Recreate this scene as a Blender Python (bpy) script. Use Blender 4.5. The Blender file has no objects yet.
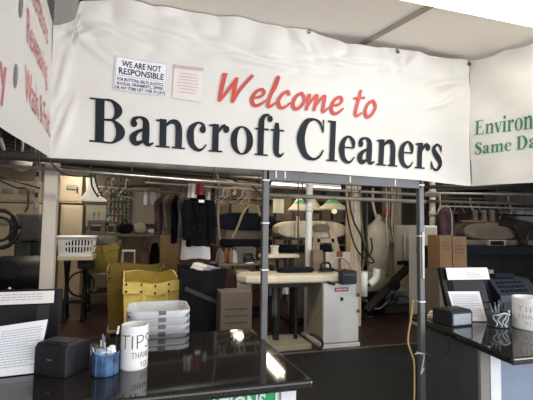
import bpy, bmesh, math, random
from math import sin, cos, pi, radians, sqrt, atan2
from mathutils import Vector, Matrix, Euler
random.seed(7)
SC = bpy.context.scene
COL = SC.collection
# ---------------------------------------------------------------- camera
EYE = Vector((0, 0, 1.65)); FPX = 400.0
YAW, PITCH, ROLL = radians(16.8), radians(3.6), 0.015
RM = Matrix.Rotation(-YAW, 3, 'Z') @ Matrix.Rotation(pi/2 + PITCH, 3, 'X') @ Matrix.Rotation(ROLL, 3, 'Z')
cam_d = bpy.data.cameras.new('camera'); cam = bpy.data.objects.new('camera', cam_d); COL.objects.link(cam)
cam.matrix_world = Matrix.Translation(EYE) @ RM.to_4x4()
cam_d.sensor_fit = 'HORIZONTAL'; cam_d.sensor_width = 36.0; cam_d.lens = FPX/533*36.0; cam_d.clip_start = 0.02
SC.camera = cam
def ray(u, v): return RM @ Vector(((u-266.5)/FPX, -(v-200)/FPX, -1.0))
def F(u, v, Y):
    d = ray(u, v); return EYE + d*(Y/d.y)
def C(u, v, Z=1.0):
    d = ray(u, v); return EYE + d*((Z-EYE.z)/d.z)
def GX(u, v, X):
    d = ray(u, v); return EYE + d*(X/d.x)

# ---------------------------------------------------------------- materials
MATS = {}
def mat(name, col, rough=.6, metal=0., var=.12, scale=6., bump=0., emit=None, es=0., spec=.5, col2=None, stretch=None, trans=0.):
    if name in MATS: return MATS[name]
    m = bpy.data.materials.new(name); m.use_nodes = True
    nt = m.node_tree; N = nt.nodes; L = nt.links
    b = N['Principled BSDF']
    tc = N.new('ShaderNodeTexCoord'); mp = N.new('ShaderNodeMapping'); nz = N.new('ShaderNodeTexNoise')
    if stretch: mp.inputs['Scale'].default_value = stretch
    nz.inputs['Scale'].default_value = scale; nz.inputs['Detail'].default_value = 5
    L.new(tc.outputs['Object'], mp.inputs['Vector']); L.new(mp.outputs['Vector'], nz.inputs['Vector'])
    rp = N.new('ShaderNodeValToRGB'); rp.color_ramp.elements[0].position = .32; rp.color_ramp.elements[1].position = .68
    c2 = col2 if col2 else tuple(min(1, c*(1+var)) for c in col)
    c1 = tuple(c*(1-var) for c in col)
    rp.color_ramp.elements[0].color = (*c1, 1); rp.color_ramp.elements[1].color = (*c2, 1)
    L.new(nz.outputs['Fac'], rp.inputs['Fac']); L.new(rp.outputs['Color'], b.inputs['Base Color'])
    b.inputs['Roughness'].default_value = rough; b.inputs['Metallic'].default_value = metal
    b.inputs['Specular IOR Level'].default_value = spec
    if trans: b.inputs['Transmission Weight'].default_value = trans
    if bump:
        bp = N.new('ShaderNodeBump'); bp.inputs['Strength'].default_value = bump; bp.inputs['Distance'].default_value = .01
        L.new(nz.outputs['Fac'], bp.inputs['Height']); L.new(bp.outputs['Normal'], b.inputs['Normal'])
    if emit:
        b.inputs['Emission Color'].default_value = (*emit, 1); b.inputs['Emission Strength'].default_value = es
    MATS[name] = m
    return m
M = {}
def defm(k, *a, **kw): M[k] = mat(k, *a, **kw)
defm('vinyl', (.68, .652, .60), .42, var=.04, scale=2.2, bump=.6, stretch=(1, 1, 2.2))
defm('vinyl_old', (.70, .67, .61), .45, var=.08, scale=3, bump=.9, stretch=(1, 1, 1.6))
defm('navy_ink', (.013, .016, .022), .6, var=.5, scale=4, spec=.2)
defm('red_ink', (.52, .06, .045), .5, var=.15, scale=5)
defm('pale_red_ink', (.56, .14, .17), .6, var=.3, scale=9)
defm('green_ink', (.035, .20, .11), .5, var=.2, scale=5)
defm('grey_ink', (.20, .20, .20), .6)
defm('faint_ink', (.50, .42, .42), .6)
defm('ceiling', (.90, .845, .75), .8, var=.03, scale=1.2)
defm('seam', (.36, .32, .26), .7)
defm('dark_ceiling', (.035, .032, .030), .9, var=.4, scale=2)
defm('floor', (.050, .024, .019), .45, var=.45, scale=3, bump=.05)
defm('mat_black', (.012, .012, .013), .8, var=.3, scale=60, bump=.3)
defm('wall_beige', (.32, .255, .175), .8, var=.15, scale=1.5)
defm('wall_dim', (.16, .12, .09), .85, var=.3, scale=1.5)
defm('beige_panel', (.52, .42, .29), .7, var=.06, scale=2)
defm('steel', (.12, .12, .122), .5, .4, var=.12, scale=8)
defm('steel_dark', (.05, .05, .05), .5, .6, var=.2, scale=8)
defm('steel_bright', (.62, .62, .60), .3, .8, var=.1, scale=8)
defm('galv', (.34, .32, .28), .5, .4, var=.2, scale=5)
defm('iron', (.018, .018, .018), .5, .4, var=.3, scale=9)
defm('granite', (.022, .020, .018), .05, var=.5, scale=120, spec=.5)
defm('granite_edge', (.012, .013, .016), .25, var=.4, scale=100)
defm('lam_white', (.72, .73, .74), .4, var=.03)
defm('lam_blue', (.20, .25, .33), .45, var=.04)
defm('lam_dark', (.062, .066, .080), .5, var=.08)
defm('lam_taupe', (.22, .20, .19), .5, var=.05)
defm('sign_green', (.02, .36, .10), .4, var=.06)
defm('white_plastic', (.74, .74, .74), .4, var=.04)
defm('trays_grey', (.55, .56, .58), .4, var=.05)
defm('grey_plastic', (.16, .16, .17), .5, var=.1)
defm('black_plastic', (.007, .007, .008), .5, var=.2, spec=.25)
defm('printer_black', (.020, .020, .023), .55, var=.1, spec=.3)
defm('printer_grey', (.24, .27, .30), .35, var=.05)
defm('paper', (.80, .80, .83), .7, var=.02)
defm('paper_warm', (.80, .76, .72), .7, var=.03)
defm('paper_pink', (.74, .66, .62), .7, var=.05)
defm('text_grey', (.40, .41, .45), .7)
defm('marker', (.035, .03, .04), .6)
defm('foam_white', (.86, .85, .83), .5, var=.02)
defm('blue_mesh', (.03, .07, .17), .45, .1, var=.5, scale=22, bump=.2, col2=(.09, .19, .36))
defm('blue_pale', (.36, .50, .66), .5, var=.15, scale=14)
defm('blue_bright', (.03, .12, .38), .4, var=.1)
defm('ribbon', (.55, .56, .55), .6, var=.1)
defm('leaf_green', (.08, .20, .08), .6, var=.3)
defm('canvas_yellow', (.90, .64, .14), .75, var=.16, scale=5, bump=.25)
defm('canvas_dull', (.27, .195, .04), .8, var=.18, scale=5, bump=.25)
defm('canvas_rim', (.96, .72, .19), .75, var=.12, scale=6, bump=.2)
defm('canvas_inner_shade', (.50, .35, .06), .8, var=.2, scale=5, bump=.2)  # darker yellow: shade inside the cart is put into the colour
defm('canvas_black', (.012, .012, .014), .95, spec=.1, var=.25, scale=7, bump=.25)
defm('cardboard', (.15, .118, .088), .8, var=.08, scale=5)
defm('cardboard_dull', (.25, .185, .125), .85, var=.08, scale=5)
defm('cardboard_orange', (.21, .118, .052), .8, var=.12, scale=5)
defm('print_brown', (.07, .05, .035), .8)
defm('pad_navy', (.009, .011, .019), .9, spec=.2, var=.3, scale=10, bump=.2)
defm('pad_charcoal', (.050, .047, .044), .9, var=.18, scale=10, bump=.2)
defm('pad_cream', (.74, .66, .49), .8, var=.12, scale=4, bump=.15)
defm('table_cream', (.84, .75, .58), .7, var=.08, scale=4, bump=.1)
defm('enamel_cream', (.66, .58, .43), .5, var=.10, scale=3)
defm('enamel_white', (.78, .79, .78), .4, var=.05, scale=3)
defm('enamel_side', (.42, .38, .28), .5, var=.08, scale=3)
defm('label_red', (.42, .03, .03), .5)
defm('white_paint', (.74, .67, .57), .6, var=.07, scale=3)
defm('pvc', (.86, .85, .82), .4, var=.05)
defm('wood_post', (.58, .47, .32), .75, var=.15, scale=4, stretch=(6, 6, .5))
defm('hose_tan', (.44, .31, .17), .6, var=.1)
defm('hose_black', (.015, .014, .013), .55, var=.2)
defm('shade_white', (.72, .65, .48), .6, var=.08, emit=(1, .90, .62), es=.12)
defm('shade_added_glow', (.90, .84, .70), .6, var=.05, emit=(1, .92, .75), es=.22)  # paler shade copy with a faint glow added to brighten it
defm('shade_green', (.16, .50, .20), .6, var=.1, emit=(.2, .9, .3), es=.10)
defm('bulb', (.9, .9, .6), .3, emit=(.85, 1, .55), es=.6)
defm('tube', (.9, .9, .9), .3, emit=(1, .93, .78), es=9.0)
defm('tube_front', (1, 1, 1), .3, emit=(1, .97, .90), es=5.0)
defm('tube_warm', (1, 1, 1), .3, emit=(1, .93, .80), es=2.2)
defm('lamp_body', (.75, .73, .68), .5, var=.04)
defm('jacket_black', (.006, .006, .007), 1., spec=.1, var=.4, scale=8, bump=.3)
defm('cloth_white', (.72, .69, .66), .85, var=.08, scale=7, bump=.3)
defm('cloth_olive', (.095, .075, .045), .9, var=.2, scale=7, bump=.3)
defm('cloth_maroon', (.045, .018, .020), .9, var=.3, scale=7, bump=.3)
defm('cloth_grey', (.13, .115, .10), .9, var=.2, scale=7, bump=.3)
defm('cloth_red', (.34, .06, .055), .85, var=.2, scale=7, bump=.3)
defm('cloth_lilac', (.36, .31, .42), .85, var=.15, scale=7, bump=.3)
defm('cloth_blue', (.10, .11, .15), .85, var=.15, scale=7, bump=.3)
defm('muslin', (.70, .63, .50), .9, var=.10, scale=5, bump=.3)
defm('teal', (.06, .13, .12), .8); defm('thread_grey', (.17, .16, .14), .8); defm('thread_green', (.08, .11, .06), .8)
defm('thread_red', (.13, .06, .05), .8); defm('thread_cream', (.28, .24, .17), .8); defm('thread_blue', (.08, .10, .14), .8); defm('thread_brown', (.14, .08, .04), .6)
defm('pegboard', (.20, .18, .14), .8, var=.15, scale=8)
defm('pale_board', (.27, .24, .18), .8, var=.08, scale=3)
defm('shelf_dark', (.10, .075, .05), .7, var=.2)
defm('orange', (.30, .14, .07), .7); defm('copper', (.27, .12, .06), .6, .2)
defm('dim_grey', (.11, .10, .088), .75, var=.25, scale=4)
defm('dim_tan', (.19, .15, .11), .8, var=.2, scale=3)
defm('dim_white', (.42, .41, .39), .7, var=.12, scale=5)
defm('dim_purple', (.075, .034, .042), .9, var=.3, scale=6, bump=.2)
defm('cup_blue', (.012, .02, .045), .5, var=.4, scale=14, col2=(.10, .13, .17))
defm('navy_machine', (.007, .011, .024), .55, var=.3, scale=6)
defm('cord_yellow', (.50, .36, .12), .6)
defm('spool_white', (.72, .66, .58), .6)
defm('glint', (.75, .75, .75), .3)

# ---------------------------------------------------------------- object helpers
def root_of(o):
    while o.parent: o = o.parent
    return o
def tag(o, label, cat, group=None, kind=None):
    o['label'] = label; o['category'] = cat
    if group: o['group'] = group
    if kind: o['kind'] = kind
    return o
def thing(name, label, cat, loc, group=None):
    o = bpy.data.objects.new(name, None); COL.objects.link(o); o.location = loc
    o.empty_display_size = .05
    return tag(o, label, cat, group)
class MB:
    """collects world-space verts and faces for ONE mesh object"""
    def __init__(s): s.v = []; s.f = []
    def add(s, vs, fs):
        n = len(s.v); s.v += [Vector(p) for p in vs]; s.f += [tuple(i+n for i in f) for f in fs]; return s
    def box(s, c, d, rz=0., rx=0., ry=0., taper=1.):
        c = Vector(c); R = Euler((rx, ry, rz)).to_matrix(); hx, hy, hz = d[0]/2, d[1]/2, d[2]/2
        vs = []
        for z, t in ((-hz, 1.), (hz, taper)):
            for x, y in ((-hx, -hy), (hx, -hy), (hx, hy), (-hx, hy)): vs.append(c + R @ Vector((x*t, y*t, z)))
        return s.add(vs, [(0, 3, 2, 1), (4, 5, 6, 7), (0, 1, 5, 4), (1, 2, 6, 5), (2, 3, 7, 6), (3, 0, 4, 7)])
    def bb(s, x0, x1, y0, y1, z0, z1): return s.box(((x0+x1)/2, (y0+y1)/2, (z0+z1)/2), (abs(x1-x0), abs(y1-y0), abs(z1-z0)))
    def tube(s, pts, r, n=8, smooth=0, cap=True):
        P = [Vector(p) for p in pts]
        if smooth and len(P) > 2: P = cr(P, smooth)
        m = len(P); rr = r if isinstance(r, (list, tuple)) else [r]*m
        if len(rr) != m: rr = [rr[0] + (rr[-1]-rr[0])*i/(m-1) for i in range(m)]
        T0 = (P[1]-P[0]).normalized(); up = Vector((0, 0, 1)) if abs(T0.z) < .9 else Vector((1, 0, 0))
        a = T0.cross(up).normalized(); vs = []
        for i, p in enumerate(P):
            T = (P[min(i+1, m-1)] - P[max(i-1, 0)]).normalized()
            a = (a - T*a.dot(T)).normalized(); b = T.cross(a)
            for k in range(n):
                q = 2*pi*k/n; vs.append(p + (a*cos(q) + b*sin(q))*rr[i])
        fs = [(i*n+k, i*n+(k+1) % n, (i+1)*n+(k+1) % n, (i+1)*n+k) for i in range(m-1) for k in range(n)]
        if cap: fs += [tuple(range(n-1, -1, -1)), tuple((m-1)*n+k for k in range(n))]
        return s.add(vs, fs)
    def lathe(s, c, prof, n=24, sx=1., sy=1., axis='Z', rz=0., cap=True):
        c = Vector(c); vs = []; m = len(prof)
        Rz = Matrix.Rotation(rz, 3, 'Z')
        for r, z in prof:
            for k in range(n):
                q = 2*pi*k/n; p = Vector((r*cos(q)*sx, r*sin(q)*sy, z))
                if axis == 'Y': p = Vector((p.x, p.z, p.y))
                if axis == 'X': p = Vector((p.z, p.x, p.y))
                vs.append(c + Rz @ p)
        fs = [(i*n+k, i*n+(k+1) % n, (i+1)*n+(k+1) % n, (i+1)*n+k) for i in range(m-1) for k in range(n)]
        if cap:
            if prof[0][0] > 1e-5: fs.append(tuple(range(n-1, -1, -1)))
            if prof[-1][0] > 1e-5: fs.append(tuple((m-1)*n+k for k in range(n)))
        return s.add(vs, fs)
    def prism(s, poly, off):
        """closed outline swept along a vector"""
        P = [Vector(p) for p in poly]; n = len(P); o = Vector(off)
        return s.add(P + [p+o for p in P], [tuple(range(n-1, -1, -1)), tuple(range(n, 2*n))] + [(i, (i+1) % n, n+(i+1) % n, n+i) for i in range(n)])
    def grid(s, fn, nu, nv, thick=None):
        vs = [fn(i/nu, j/nv) for j in range(nv+1) for i in range(nu+1)]
        fs = [(j*(nu+1)+i, j*(nu+1)+i+1, (j+1)*(nu+1)+i+1, (j+1)*(nu+1)+i) for j in range(nv) for i in range(nu)]
        return s.add(vs, fs)
    def build(s, name, m, parent=None, smooth=False, bevel=0., seg=2, solid=0., sub=0, label=None):
        me = bpy.data.meshes.new(name)
        if parent is not None: org = Vector(root_of(parent).location)
        else:
            xs = [p.x for p in s.v]; ys = [p.y for p in s.v]; zs = [p.z for p in s.v]
            org = Vector(((min(xs)+max(xs))/2, (min(ys)+max(ys))/2, min(zs)))
        me.from_pydata([p-org for p in s.v], [], s.f); me.update()
        bm = bmesh.new(); bm.from_mesh(me); bmesh.ops.recalc_face_normals(bm, faces=bm.faces); bm.to_mesh(me); bm.free()
        o = bpy.data.objects.new(name, me); COL.objects.link(o); me.materials.append(M[m])
        if parent is not None: o.parent = parent
        else: o.location = org
        if smooth: me.polygons.foreach_set('use_smooth', [True]*len(me.polygons))
        if solid:
            k = o.modifiers.new('solid', 'SOLIDIFY'); k.thickness = solid; k.offset = 0
        if bevel:
            k = o.modifiers.new('bevel', 'BEVEL'); k.width = bevel; k.segments = seg; k.limit_method = 'ANGLE'; k.angle_limit = radians(40)
        if sub:
            k = o.modifiers.new('sub', 'SUBSURF'); k.levels = k.render_levels = sub
        if label: o['label'] = label
        return o
def copy_tree(o, parent=None):
    c = o.copy(); COL.objects.link(c)
    if parent is not None: c.parent = parent
    for ch in [x for x in bpy.data.objects if x.parent == o]: copy_tree(ch, c)
    return c
def struct(o): o['kind'] = 'structure'; return o

# ---------------------------------------------------------------- lettering (drawn strokes)
def cr(P, k=5):
    """Catmull-Rom through points (any dimension Vector)"""
    if len(P) < 3: return P
    out = []
    for i in range(len(P)-1):
        p0 = P[max(i-1, 0)]; p1 = P[i]; p2 = P[i+1]; p3 = P[min(i+2, len(P)-1)]
        for j in range(k):
            t = j/k
            out.append(.5*((2*p1) + (p2-p0)*t + (2*p0-5*p1+4*p2-p3)*t*t + (3*p1-p0-3*p2+p3)*t*t*t))
    out.append(P[-1]); return out
def st(*pts, k=6, w=None):
    P = [Vector((p[0], p[1], p[2] if len(p) > 2 else w)) for p in pts]
    if len(P) == 2: P = [P[0].lerp(P[1], i/10) for i in range(11)]
    else: P = cr(P, k)
    vs = []; fs = []
    for i, p in enumerate(P):
        a = P[max(i-1, 0)]; b = P[min(i+1, len(P)-1)]
        t = Vector((b.x-a.x, b.y-a.y)); t = t.normalized() if t.length > 1e-9 else Vector((0, 1))
        n = Vector((-t.y, t.x))*max(p.z, .02)/2
        vs += [(p.x+n.x, p.y+n.y), (p.x-n.x, p.y-n.y)]
    fs = [(2*i, 2*i+1, 2*i+3, 2*i+2) for i in range(len(P)-1)]
    return vs, fs
def rc(x0, y0, x1, y1, n=10):
    vs = []
    for i in range(n+1):
        t = i/n
        if (y1-y0) > (x1-x0): vs += [(x0, y0+(y1-y0)*t), (x1, y0+(y1-y0)*t)]
        else: vs += [(x0+(x1-x0)*t, y0), (x0+(x1-x0)*t, y1)]
    return vs, [(2*i, 2*i+1, 2*i+3, 2*i+2) for i in range(n)]
def ring(cx, cy, rx, ry, ix, iy, n=28, tilt=0):
    vs = []
    for i in range(n+1):
        q = 2*pi*i/n; vs += [(cx+rx*cos(q), cy+ry*sin(q)), (cx+ix*cos(q), cy+iy*sin(q))]
    return vs, [(2*i, 2*i+1, 2*i+3, 2*i+2) for i in range(n)]
def dot(cx, cy, r, n=14):
    return [(cx, cy)] + [(cx+r*cos(2*pi*i/n), cy+r*sin(2*pi*i/n)) for i in range(n)], [(0, 1+i, 1+(i+1) % n) for i in range(n)]
SER = {
 'B': (.93, [rc(.13, 0, .35, 1), rc(.0, 0, .38, .04), rc(.0, .96, .38, 1), st((.34,.98,.045),(.54,.96,.07),(.69,.76,.20),(.56,.55,.06),(.34,.525,.045)), st((.34,.525,.045),(.58,.51,.07),(.75,.27,.23),(.58,.035,.06),(.34,.02,.045))]),
 'a': (.70, [dot(.15,.50,.085), st((.075,.51,.03),(.15,.60,.09),(.31,.655,.05),(.44,.57,.15),(.46,.40,.18),(.46,.14,.18),(.53,.04,.09),(.66,.09,.035)), st((.44,.40,.05),(.24,.31,.09),(.13,.17,.18),(.22,.05,.12),(.42,.13,.05))]),
 'n': (.80, [rc(.11,0,.29,.66), rc(.02,0,.38,.04), st((.01,.615,.04),(.16,.625,.05),w=.04), st((.26,.50,.05),(.40,.61,.09),(.55,.60,.14),(.615,.45,.18),(.615,.0,.18)), rc(.44,0,.79,.04)]),
 'c': (.63, [dot(.47,.50,.085), st((.55,.50,.03),(.48,.61,.07),(.34,.655,.05),(.17,.52,.15),(.13,.33,.20),(.19,.12,.15),(.35,.015,.08),(.48,.05,.05),(.58,.16,.035))]),
 'r': (.61, [rc(.11,0,.29,.66), rc(.02,0,.40,.04), st((.01,.615,.04),(.16,.625,.05),w=.04), st((.27,.46,.05),(.36,.59,.08),(.48,.64,.09)), dot(.50,.555,.09)]),
 'o': (.71, [ring(.35,.325,.33,.345,.145,.305)]),
 'f': (.47, [st((.20,0,.18),(.20,.70,.18),(.24,.90,.13),(.34,.985,.07),(.44,.98,.05)), dot(.46,.90,.08), rc(.02,.615,.43,.66), rc(.03,0,.42,.04)]),
 't': (.47, [st((.20,.82,.10),(.20,.6,.18),(.20,.2,.18),(.24,.07,.13),(.34,.03,.07),(.44,.11,.035)), rc(.02,.615,.42,.66)]),
 'C': (1.0, [st((.87,1.0,.045),(.87,.68,.035)), st((.865,.68,.04),(.76,.90,.07),(.56,.985,.05),(.29,.88,.16),(.145,.50,.25),(.29,.13,.17),(.56,.015,.07),(.77,.09,.06),(.90,.26,.045))]),
 'l': (.40, [rc(.11,0,.29,1), rc(.02,0,.38,.04), rc(.01,.955,.2,1)]),
 'e': (.64, [rc(.15,.36,.56,.40), st((.545,.37,.05),(.52,.53,.13),(.36,.655,.05),(.18,.53,.14),(.13,.33,.20),(.19,.12,.15),(.35,.015,.08),(.48,.05,.05),(.58,.16,.035))]),
 's': (.54, [st((.43,.65,.03),(.43,.46,.03)), st((.42,.50,.05),(.36,.61,.06),(.24,.65,.06),(.115,.53,.13),(.23,.39,.17),(.36,.28,.17),(.42,.15,.13),(.30,.01,.07),(.15,.04,.06),(.06,.20,.045)), st((.06,.22,.03),(.06,0,.03))]),
 'E': (.90, [rc(.13,0,.33,1), rc(.0,0,.78,.05), rc(.0,.95,.74,1), rc(.3,.49,.58,.54), rc(.70,.74,.74,1), rc(.74,0,.80,.26), rc(.54,.38,.58,.66)]),
 'v': (.64, [st((.10,.64,.19),(.34,.02,.16)), st((.34,.02,.07),(.55,.64,.06)), rc(.0,.62,.28,.66), rc(.40,.62,.64,.66)]),
 'i': (.40, [rc(.11,0,.29,.66), rc(.02,0,.38,.04), rc(.01,.615,.2,.66), dot(.20,.88,.11)]),
 'm': (1.18, [rc(.11,0,.29,.66), rc(.02,0,.37,.04), rc(.01,.615,.2,.66), st((.26,.50,.05),(.40,.61,.09),(.53,.60,.13),(.59,.45,.18),(.59,0,.18)), rc(.44,0,.75,.04), st((.66,.50,.05),(.78,.61,.09),(.92,.60,.13),(.98,.45,.18),(.98,0,.18)), rc(.83,0,1.15,.04)]),
 'S': (.78, [st((.62,1.0,.04),(.62,.68,.04)), st((.61,.72,.05),(.53,.91,.07),(.36,.975,.06),(.17,.80,.17),(.33,.58,.22),(.53,.42,.22),(.62,.22,.17),(.44,.01,.08),(.24,.05,.07),(.09,.32,.05)), st((.085,.32,.04),(.085,0,.04))]),
 'D': (1.02, [rc(.13,0,.35,1), rc(.0,0,.38,.04), rc(.0,.96,.38,1), st((.34,.98,.045),(.60,.94,.10),(.83,.5,.25),(.60,.06,.10),(.34,.02,.045))]),
 'y': (.64, [st((.10,.64,.19),(.36,.02,.15)), st((.57,.64,.06),(.36,0,.08),(.24,-.22,.08),(.12,-.25,.10)), rc(.0,.62,.28,.66), rc(.42,.62,.64,.66)]),
 ' ': (.34, []),
}
BRU = {
 'W': (.98, [st((.02,.97,.15),(.03,.5,.13),(.06,.03,.10)), st((.06,.03,.09),(.25,.45,.11),(.42,.86,.10)), st((.42,.86,.09),(.42,.45,.12),(.46,.03,.10)), st((.46,.03,.09),(.60,.5,.11),(.88,.99,.11))]),
 'e': (.50, [st((.07,.26,.08),(.28,.31,.09),(.38,.45,.10),(.28,.56,.10),(.12,.45,.11),(.05,.22,.12),(.16,.03,.11),(.32,.05,.10),(.50,.22,.06))]),
 'l': (.34, [st((.04,.2,.05),(.20,.65,.08),(.22,1.02,.12),(.14,.62,.12),(.08,.2,.12),(.14,.02,.11),(.34,.18,.06))]),
 'c': (.48, [st((.36,.44,.11),(.28,.57,.10),(.12,.44,.11),(.05,.22,.12),(.16,.03,.11),(.30,.05,.09),(.46,.22,.06))]),
 'o': (.52, [st((.28,.56,.10),(.12,.44,.11),(.06,.2,.12),(.18,.02,.11),(.35,.14,.11),(.42,.38,.11),(.28,.56,.10),(.22,.5,.07))]),
 'm': (.82, [st((.03,.57,.12),(.04,.3,.11),(.03,.02,.11)), st((.04,.1,.06),(.18,.42,.09),(.29,.54,.11),(.31,.3,.11),(.29,.03,.11)), st((.30,.1,.06),(.44,.42,.09),(.57,.54,.11),(.59,.25,.11),(.62,.03,.10),(.80,.2,.06))]),
 't': (.40, [st((.16,.86,.11),(.12,.4,.12),(.12,.08,.11),(.22,.03,.09),(.36,.15,.05)), st((-.06,.56,.08),(.36,.62,.08))]),
 ' ': (.34, []),
 'T': (.62, [st((.0,.92,.07),(.62,.98,.07)), st((.31,.95,.07),(.28,.5,.07),(.30,0,.07))]),
 'I': (.36, [st((.16,.95,.07),(.14,.5,.07),(.16,0,.07))]),
 'P': (.60, [st((.08,.98,.07),(.10,0,.07)), st((.08,.94,.07),(.36,.96,.07),(.50,.74,.07),(.36,.50,.07),(.10,.44,.07))]),
 'S': (.56, [st((.48,.86,.07),(.28,.98,.07),(.10,.78,.07),(.28,.54,.07),(.46,.28,.07),(.28,.02,.07),(.04,.12,.07))]),
 'H': (.64, [st((.08,1,.08),(.10,0,.08)), st((.50,1,.08),(.50,0,.08)), st((.08,.5,.08),(.50,.52,.08))]),
 'A': (.66, [st((.02,0,.08),(.28,1,.08)), st((.28,1,.08),(.56,0,.08)), st((.12,.36,.08),(.46,.38,.08))]),
 'N': (.66, [st((.08,0,.08),(.08,1,.08)), st((.08,1,.08),(.50,0,.08)), st((.50,0,.08),(.52,1,.08))]),
 'K': (.60, [st((.08,1,.08),(.10,0,.08)), st((.48,1,.08),(.10,.45,.08)), st((.16,.5,.08),(.52,0,.08))]),
 'Y': (.60, [st((.02,1,.08),(.26,.5,.08)), st((.52,1,.08),(.26,.5,.08)), st((.26,.5,.08),(.26,0,.08))]),
 'O': (.66, [ring(.30,.5,.28,.5,.20,.42)]),
 'U': (.62, [st((.06,1,.08),(.06,.3,.08),(.26,.02,.08),(.48,.3,.08),(.48,1,.08))]),
}
def set_text(font, s, slant=0.):
    """-> verts2d, faces, width ; cap height 1"""
    x = 0; vs = []; fs = []
    for ch in s:
        adv, parts = font[ch]
        for pv, pf in parts:
            n = len(vs); vs += [(x+a+slant*b, b) for a, b in pv]; fs += [tuple(i+n for i in f) for f in pf]
        x += adv
    return vs, fs, x
def sans(s, bold=0., spacing=1.0):
    cu = bpy.data.curves.new('t', 'FONT'); cu.body = s; cu.size = 1.4; cu.offset = bold; cu.space_character = spacing
    cu.resolution_u = 2
    o = bpy.data.objects.new('t', cu); COL.objects.link(o)
    bpy.context.view_layer.update()
    me = o.evaluated_get(bpy.context.evaluated_depsgraph_get()).to_mesh()
    vs = [(v.co.x, v.co.y) for v in me.vertices]; fs = [tuple(p.vertices) for p in me.polygons]
    bpy.data.objects.remove(o); bpy.data.curves.remove(cu)
    w = max(v[0] for v in vs); x0 = min(v[0] for v in vs)
    return [(a-x0, b) for a, b in vs], fs, w-x0
def put_text(name, t, m, parent, fn, label=None):
    """fn(s in 0..1 along the line, b in cap heights) -> world point"""
    vs, fs, w = t
    mb = MB(); mb.add([fn(a/w, b) for a, b in vs], fs)
    return mb.build(name, m, parent, label=label)
def quadmap(b0, b1, t0, t1):
    b0, b1, t0, t1 = map(Vector, (b0, b1, t0, t1))
    def f(s, b):
        return b0.lerp(b1, s)*(1-b) + t0.lerp(t1, s)*b
    return f

# ================================================================ SETTING
YB = 2.218          # plane of the frame and main banner
ZC = 2.84           # front ceiling
mb = MB(); mb.bb(-4.2, 9.7, -3.2, 11.0, -.1, 0); struct(mb.build('floor', 'floor'))
mb = MB(); mb.bb(-4.2, 9.7, -3.2, 3.3, ZC, ZC+.1); struct(mb.build('ceiling', 'ceiling'))
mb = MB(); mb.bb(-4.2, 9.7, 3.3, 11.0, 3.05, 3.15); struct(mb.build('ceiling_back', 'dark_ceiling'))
mb = MB(); mb.bb(-4.2, 9.7, 10.2, 10.3, 0, 3.1); struct(mb.build('wall_back', 'wall_beige'))
mb = MB(); mb.bb(-4.2, -4.1, -3.2, 11.0, 0, 3.1); struct(mb.build('wall_left', 'wall_beige'))
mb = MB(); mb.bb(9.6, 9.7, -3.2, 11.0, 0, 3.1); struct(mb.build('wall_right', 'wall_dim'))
# seam batten on the front ceiling
a, b = C(359, 45, ZC), C(430, 5.5, ZC)
d = (b-a); a2 = a - d*.02; b2 = b + d*1.2
mb = MB(); mb.box(((a2+b2)/2 - Vector((0, 0, .006))), (.035, (b2-a2).length, .012), rz=atan2(d.y, d.x)-pi/2); struct(mb.build('trim_1', 'seam'))

# ---- main banner
CREASES = [(-.33, 2.62, .35, .2), (-.30, 2.56, -.6, .35), (-.22, 2.66, -.25, .45), (.2, 2.66, -.12, .7), (.6, 2.6, -.05, .6), (.9, 2.74, -.7, .25), (1.15, 2.66, .05, .5), (1.52, 2.72, -.9, .22), (1.6, 2.70, .8, .2), (1.9, 2.62, .25, .28), (1.95, 2.52, .45, .25), (1.75, 2.45, .2, .3), (-.40, 2.15, 1.3, .2), (-.42, 2.40, 1.4, .2)]
def wr(x, z):
    """wrinkle depth of the vinyl"""
    w = .006*sin(2.1*x+1.3*z) + .004*sin(5.3*x - 6.1*z+1) + .0025*sin(11*x+9*z)
    top = max(0, (z-2.45)/.4)
    w += .020*top*sin(9*x + 14*(z-2.4)) + .011*top*sin(23*x - 11*z)
    for cx, cz, ang, ln in CREASES:
        dx, dz = x-cx, z-cz; a = dx*cos(ang)+dz*sin(ang); b = -dx*sin(ang)+dz*cos(ang)
        if abs(a) < ln and abs(b) < .12: w += .016*(1-abs(a)/ln)*math.exp(-(b/.022)**2) - .012*(1-abs(a)/ln)*math.exp(-((b-.045)/.03)**2)
    return -abs(w) - .012
TOPL = [(-.483, 2.643), (-.445, 2.655), (-.38, 2.69), (-.36, 2.79), (-.2, 2.832), (.252, 2.835), (.913, 2.835), (1.03, 2.822), (1.17, 2.798), (1.30, 2.795), (1.539, 2.82), (1.68, 2.81), (1.87, 2.806), (2.123, 2.818)]
BOTL = [(-.467, 1.968), (0, 1.972), (.664, 1.968), (.87, 1.972), (1.7, 1.958), (2.09, 1.938)]
def interp(T, x):
    if x <= T[0][0]: return T[0][1]
    for (x0, y0), (x1, y1) in zip(T, T[1:]):
        if x <= x1: return y0 + (y1-y0)*(x-x0)/(x1-x0)
    return T[-1][1]
def bsurf(x, z, off=0.): return Vector((x, YB + wr(x, z) - off, z))
banner = thing('vinyl_banner', 'large white vinyl welcome banner hung over the doorway between the counters', 'banner', (.8, YB, 1.95))
def bfn(s, t):
    x = -.478 + s*2.60
    z = interp(BOTL, x)*(1-t) + interp(TOPL, x)*t
    return bsurf(x, z)
MB().grid(bfn, 240, 80).build('banner_sheet', 'vinyl', banner, smooth=True)
def on_banner(u0, v0, u1, v1, U0, V0, U1, V1, off=.007):
    q = quadmap(F(u0, v0, YB), F(u1, v1, YB), F(U0, V0, YB), F(U1, V1, YB))
    def f(s, b):
        p = q(s, b); return bsurf(p.x, p.z, off)
    return f
put_text('bancroft_cleaners_lettering', set_text(SER, 'Bancroft Cleaners'), 'navy_ink', banner, on_banner(90, 142.5, 441, 171, 90.5, 98.5, 443, 132.5), label='large dark navy serif lettering')
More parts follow.
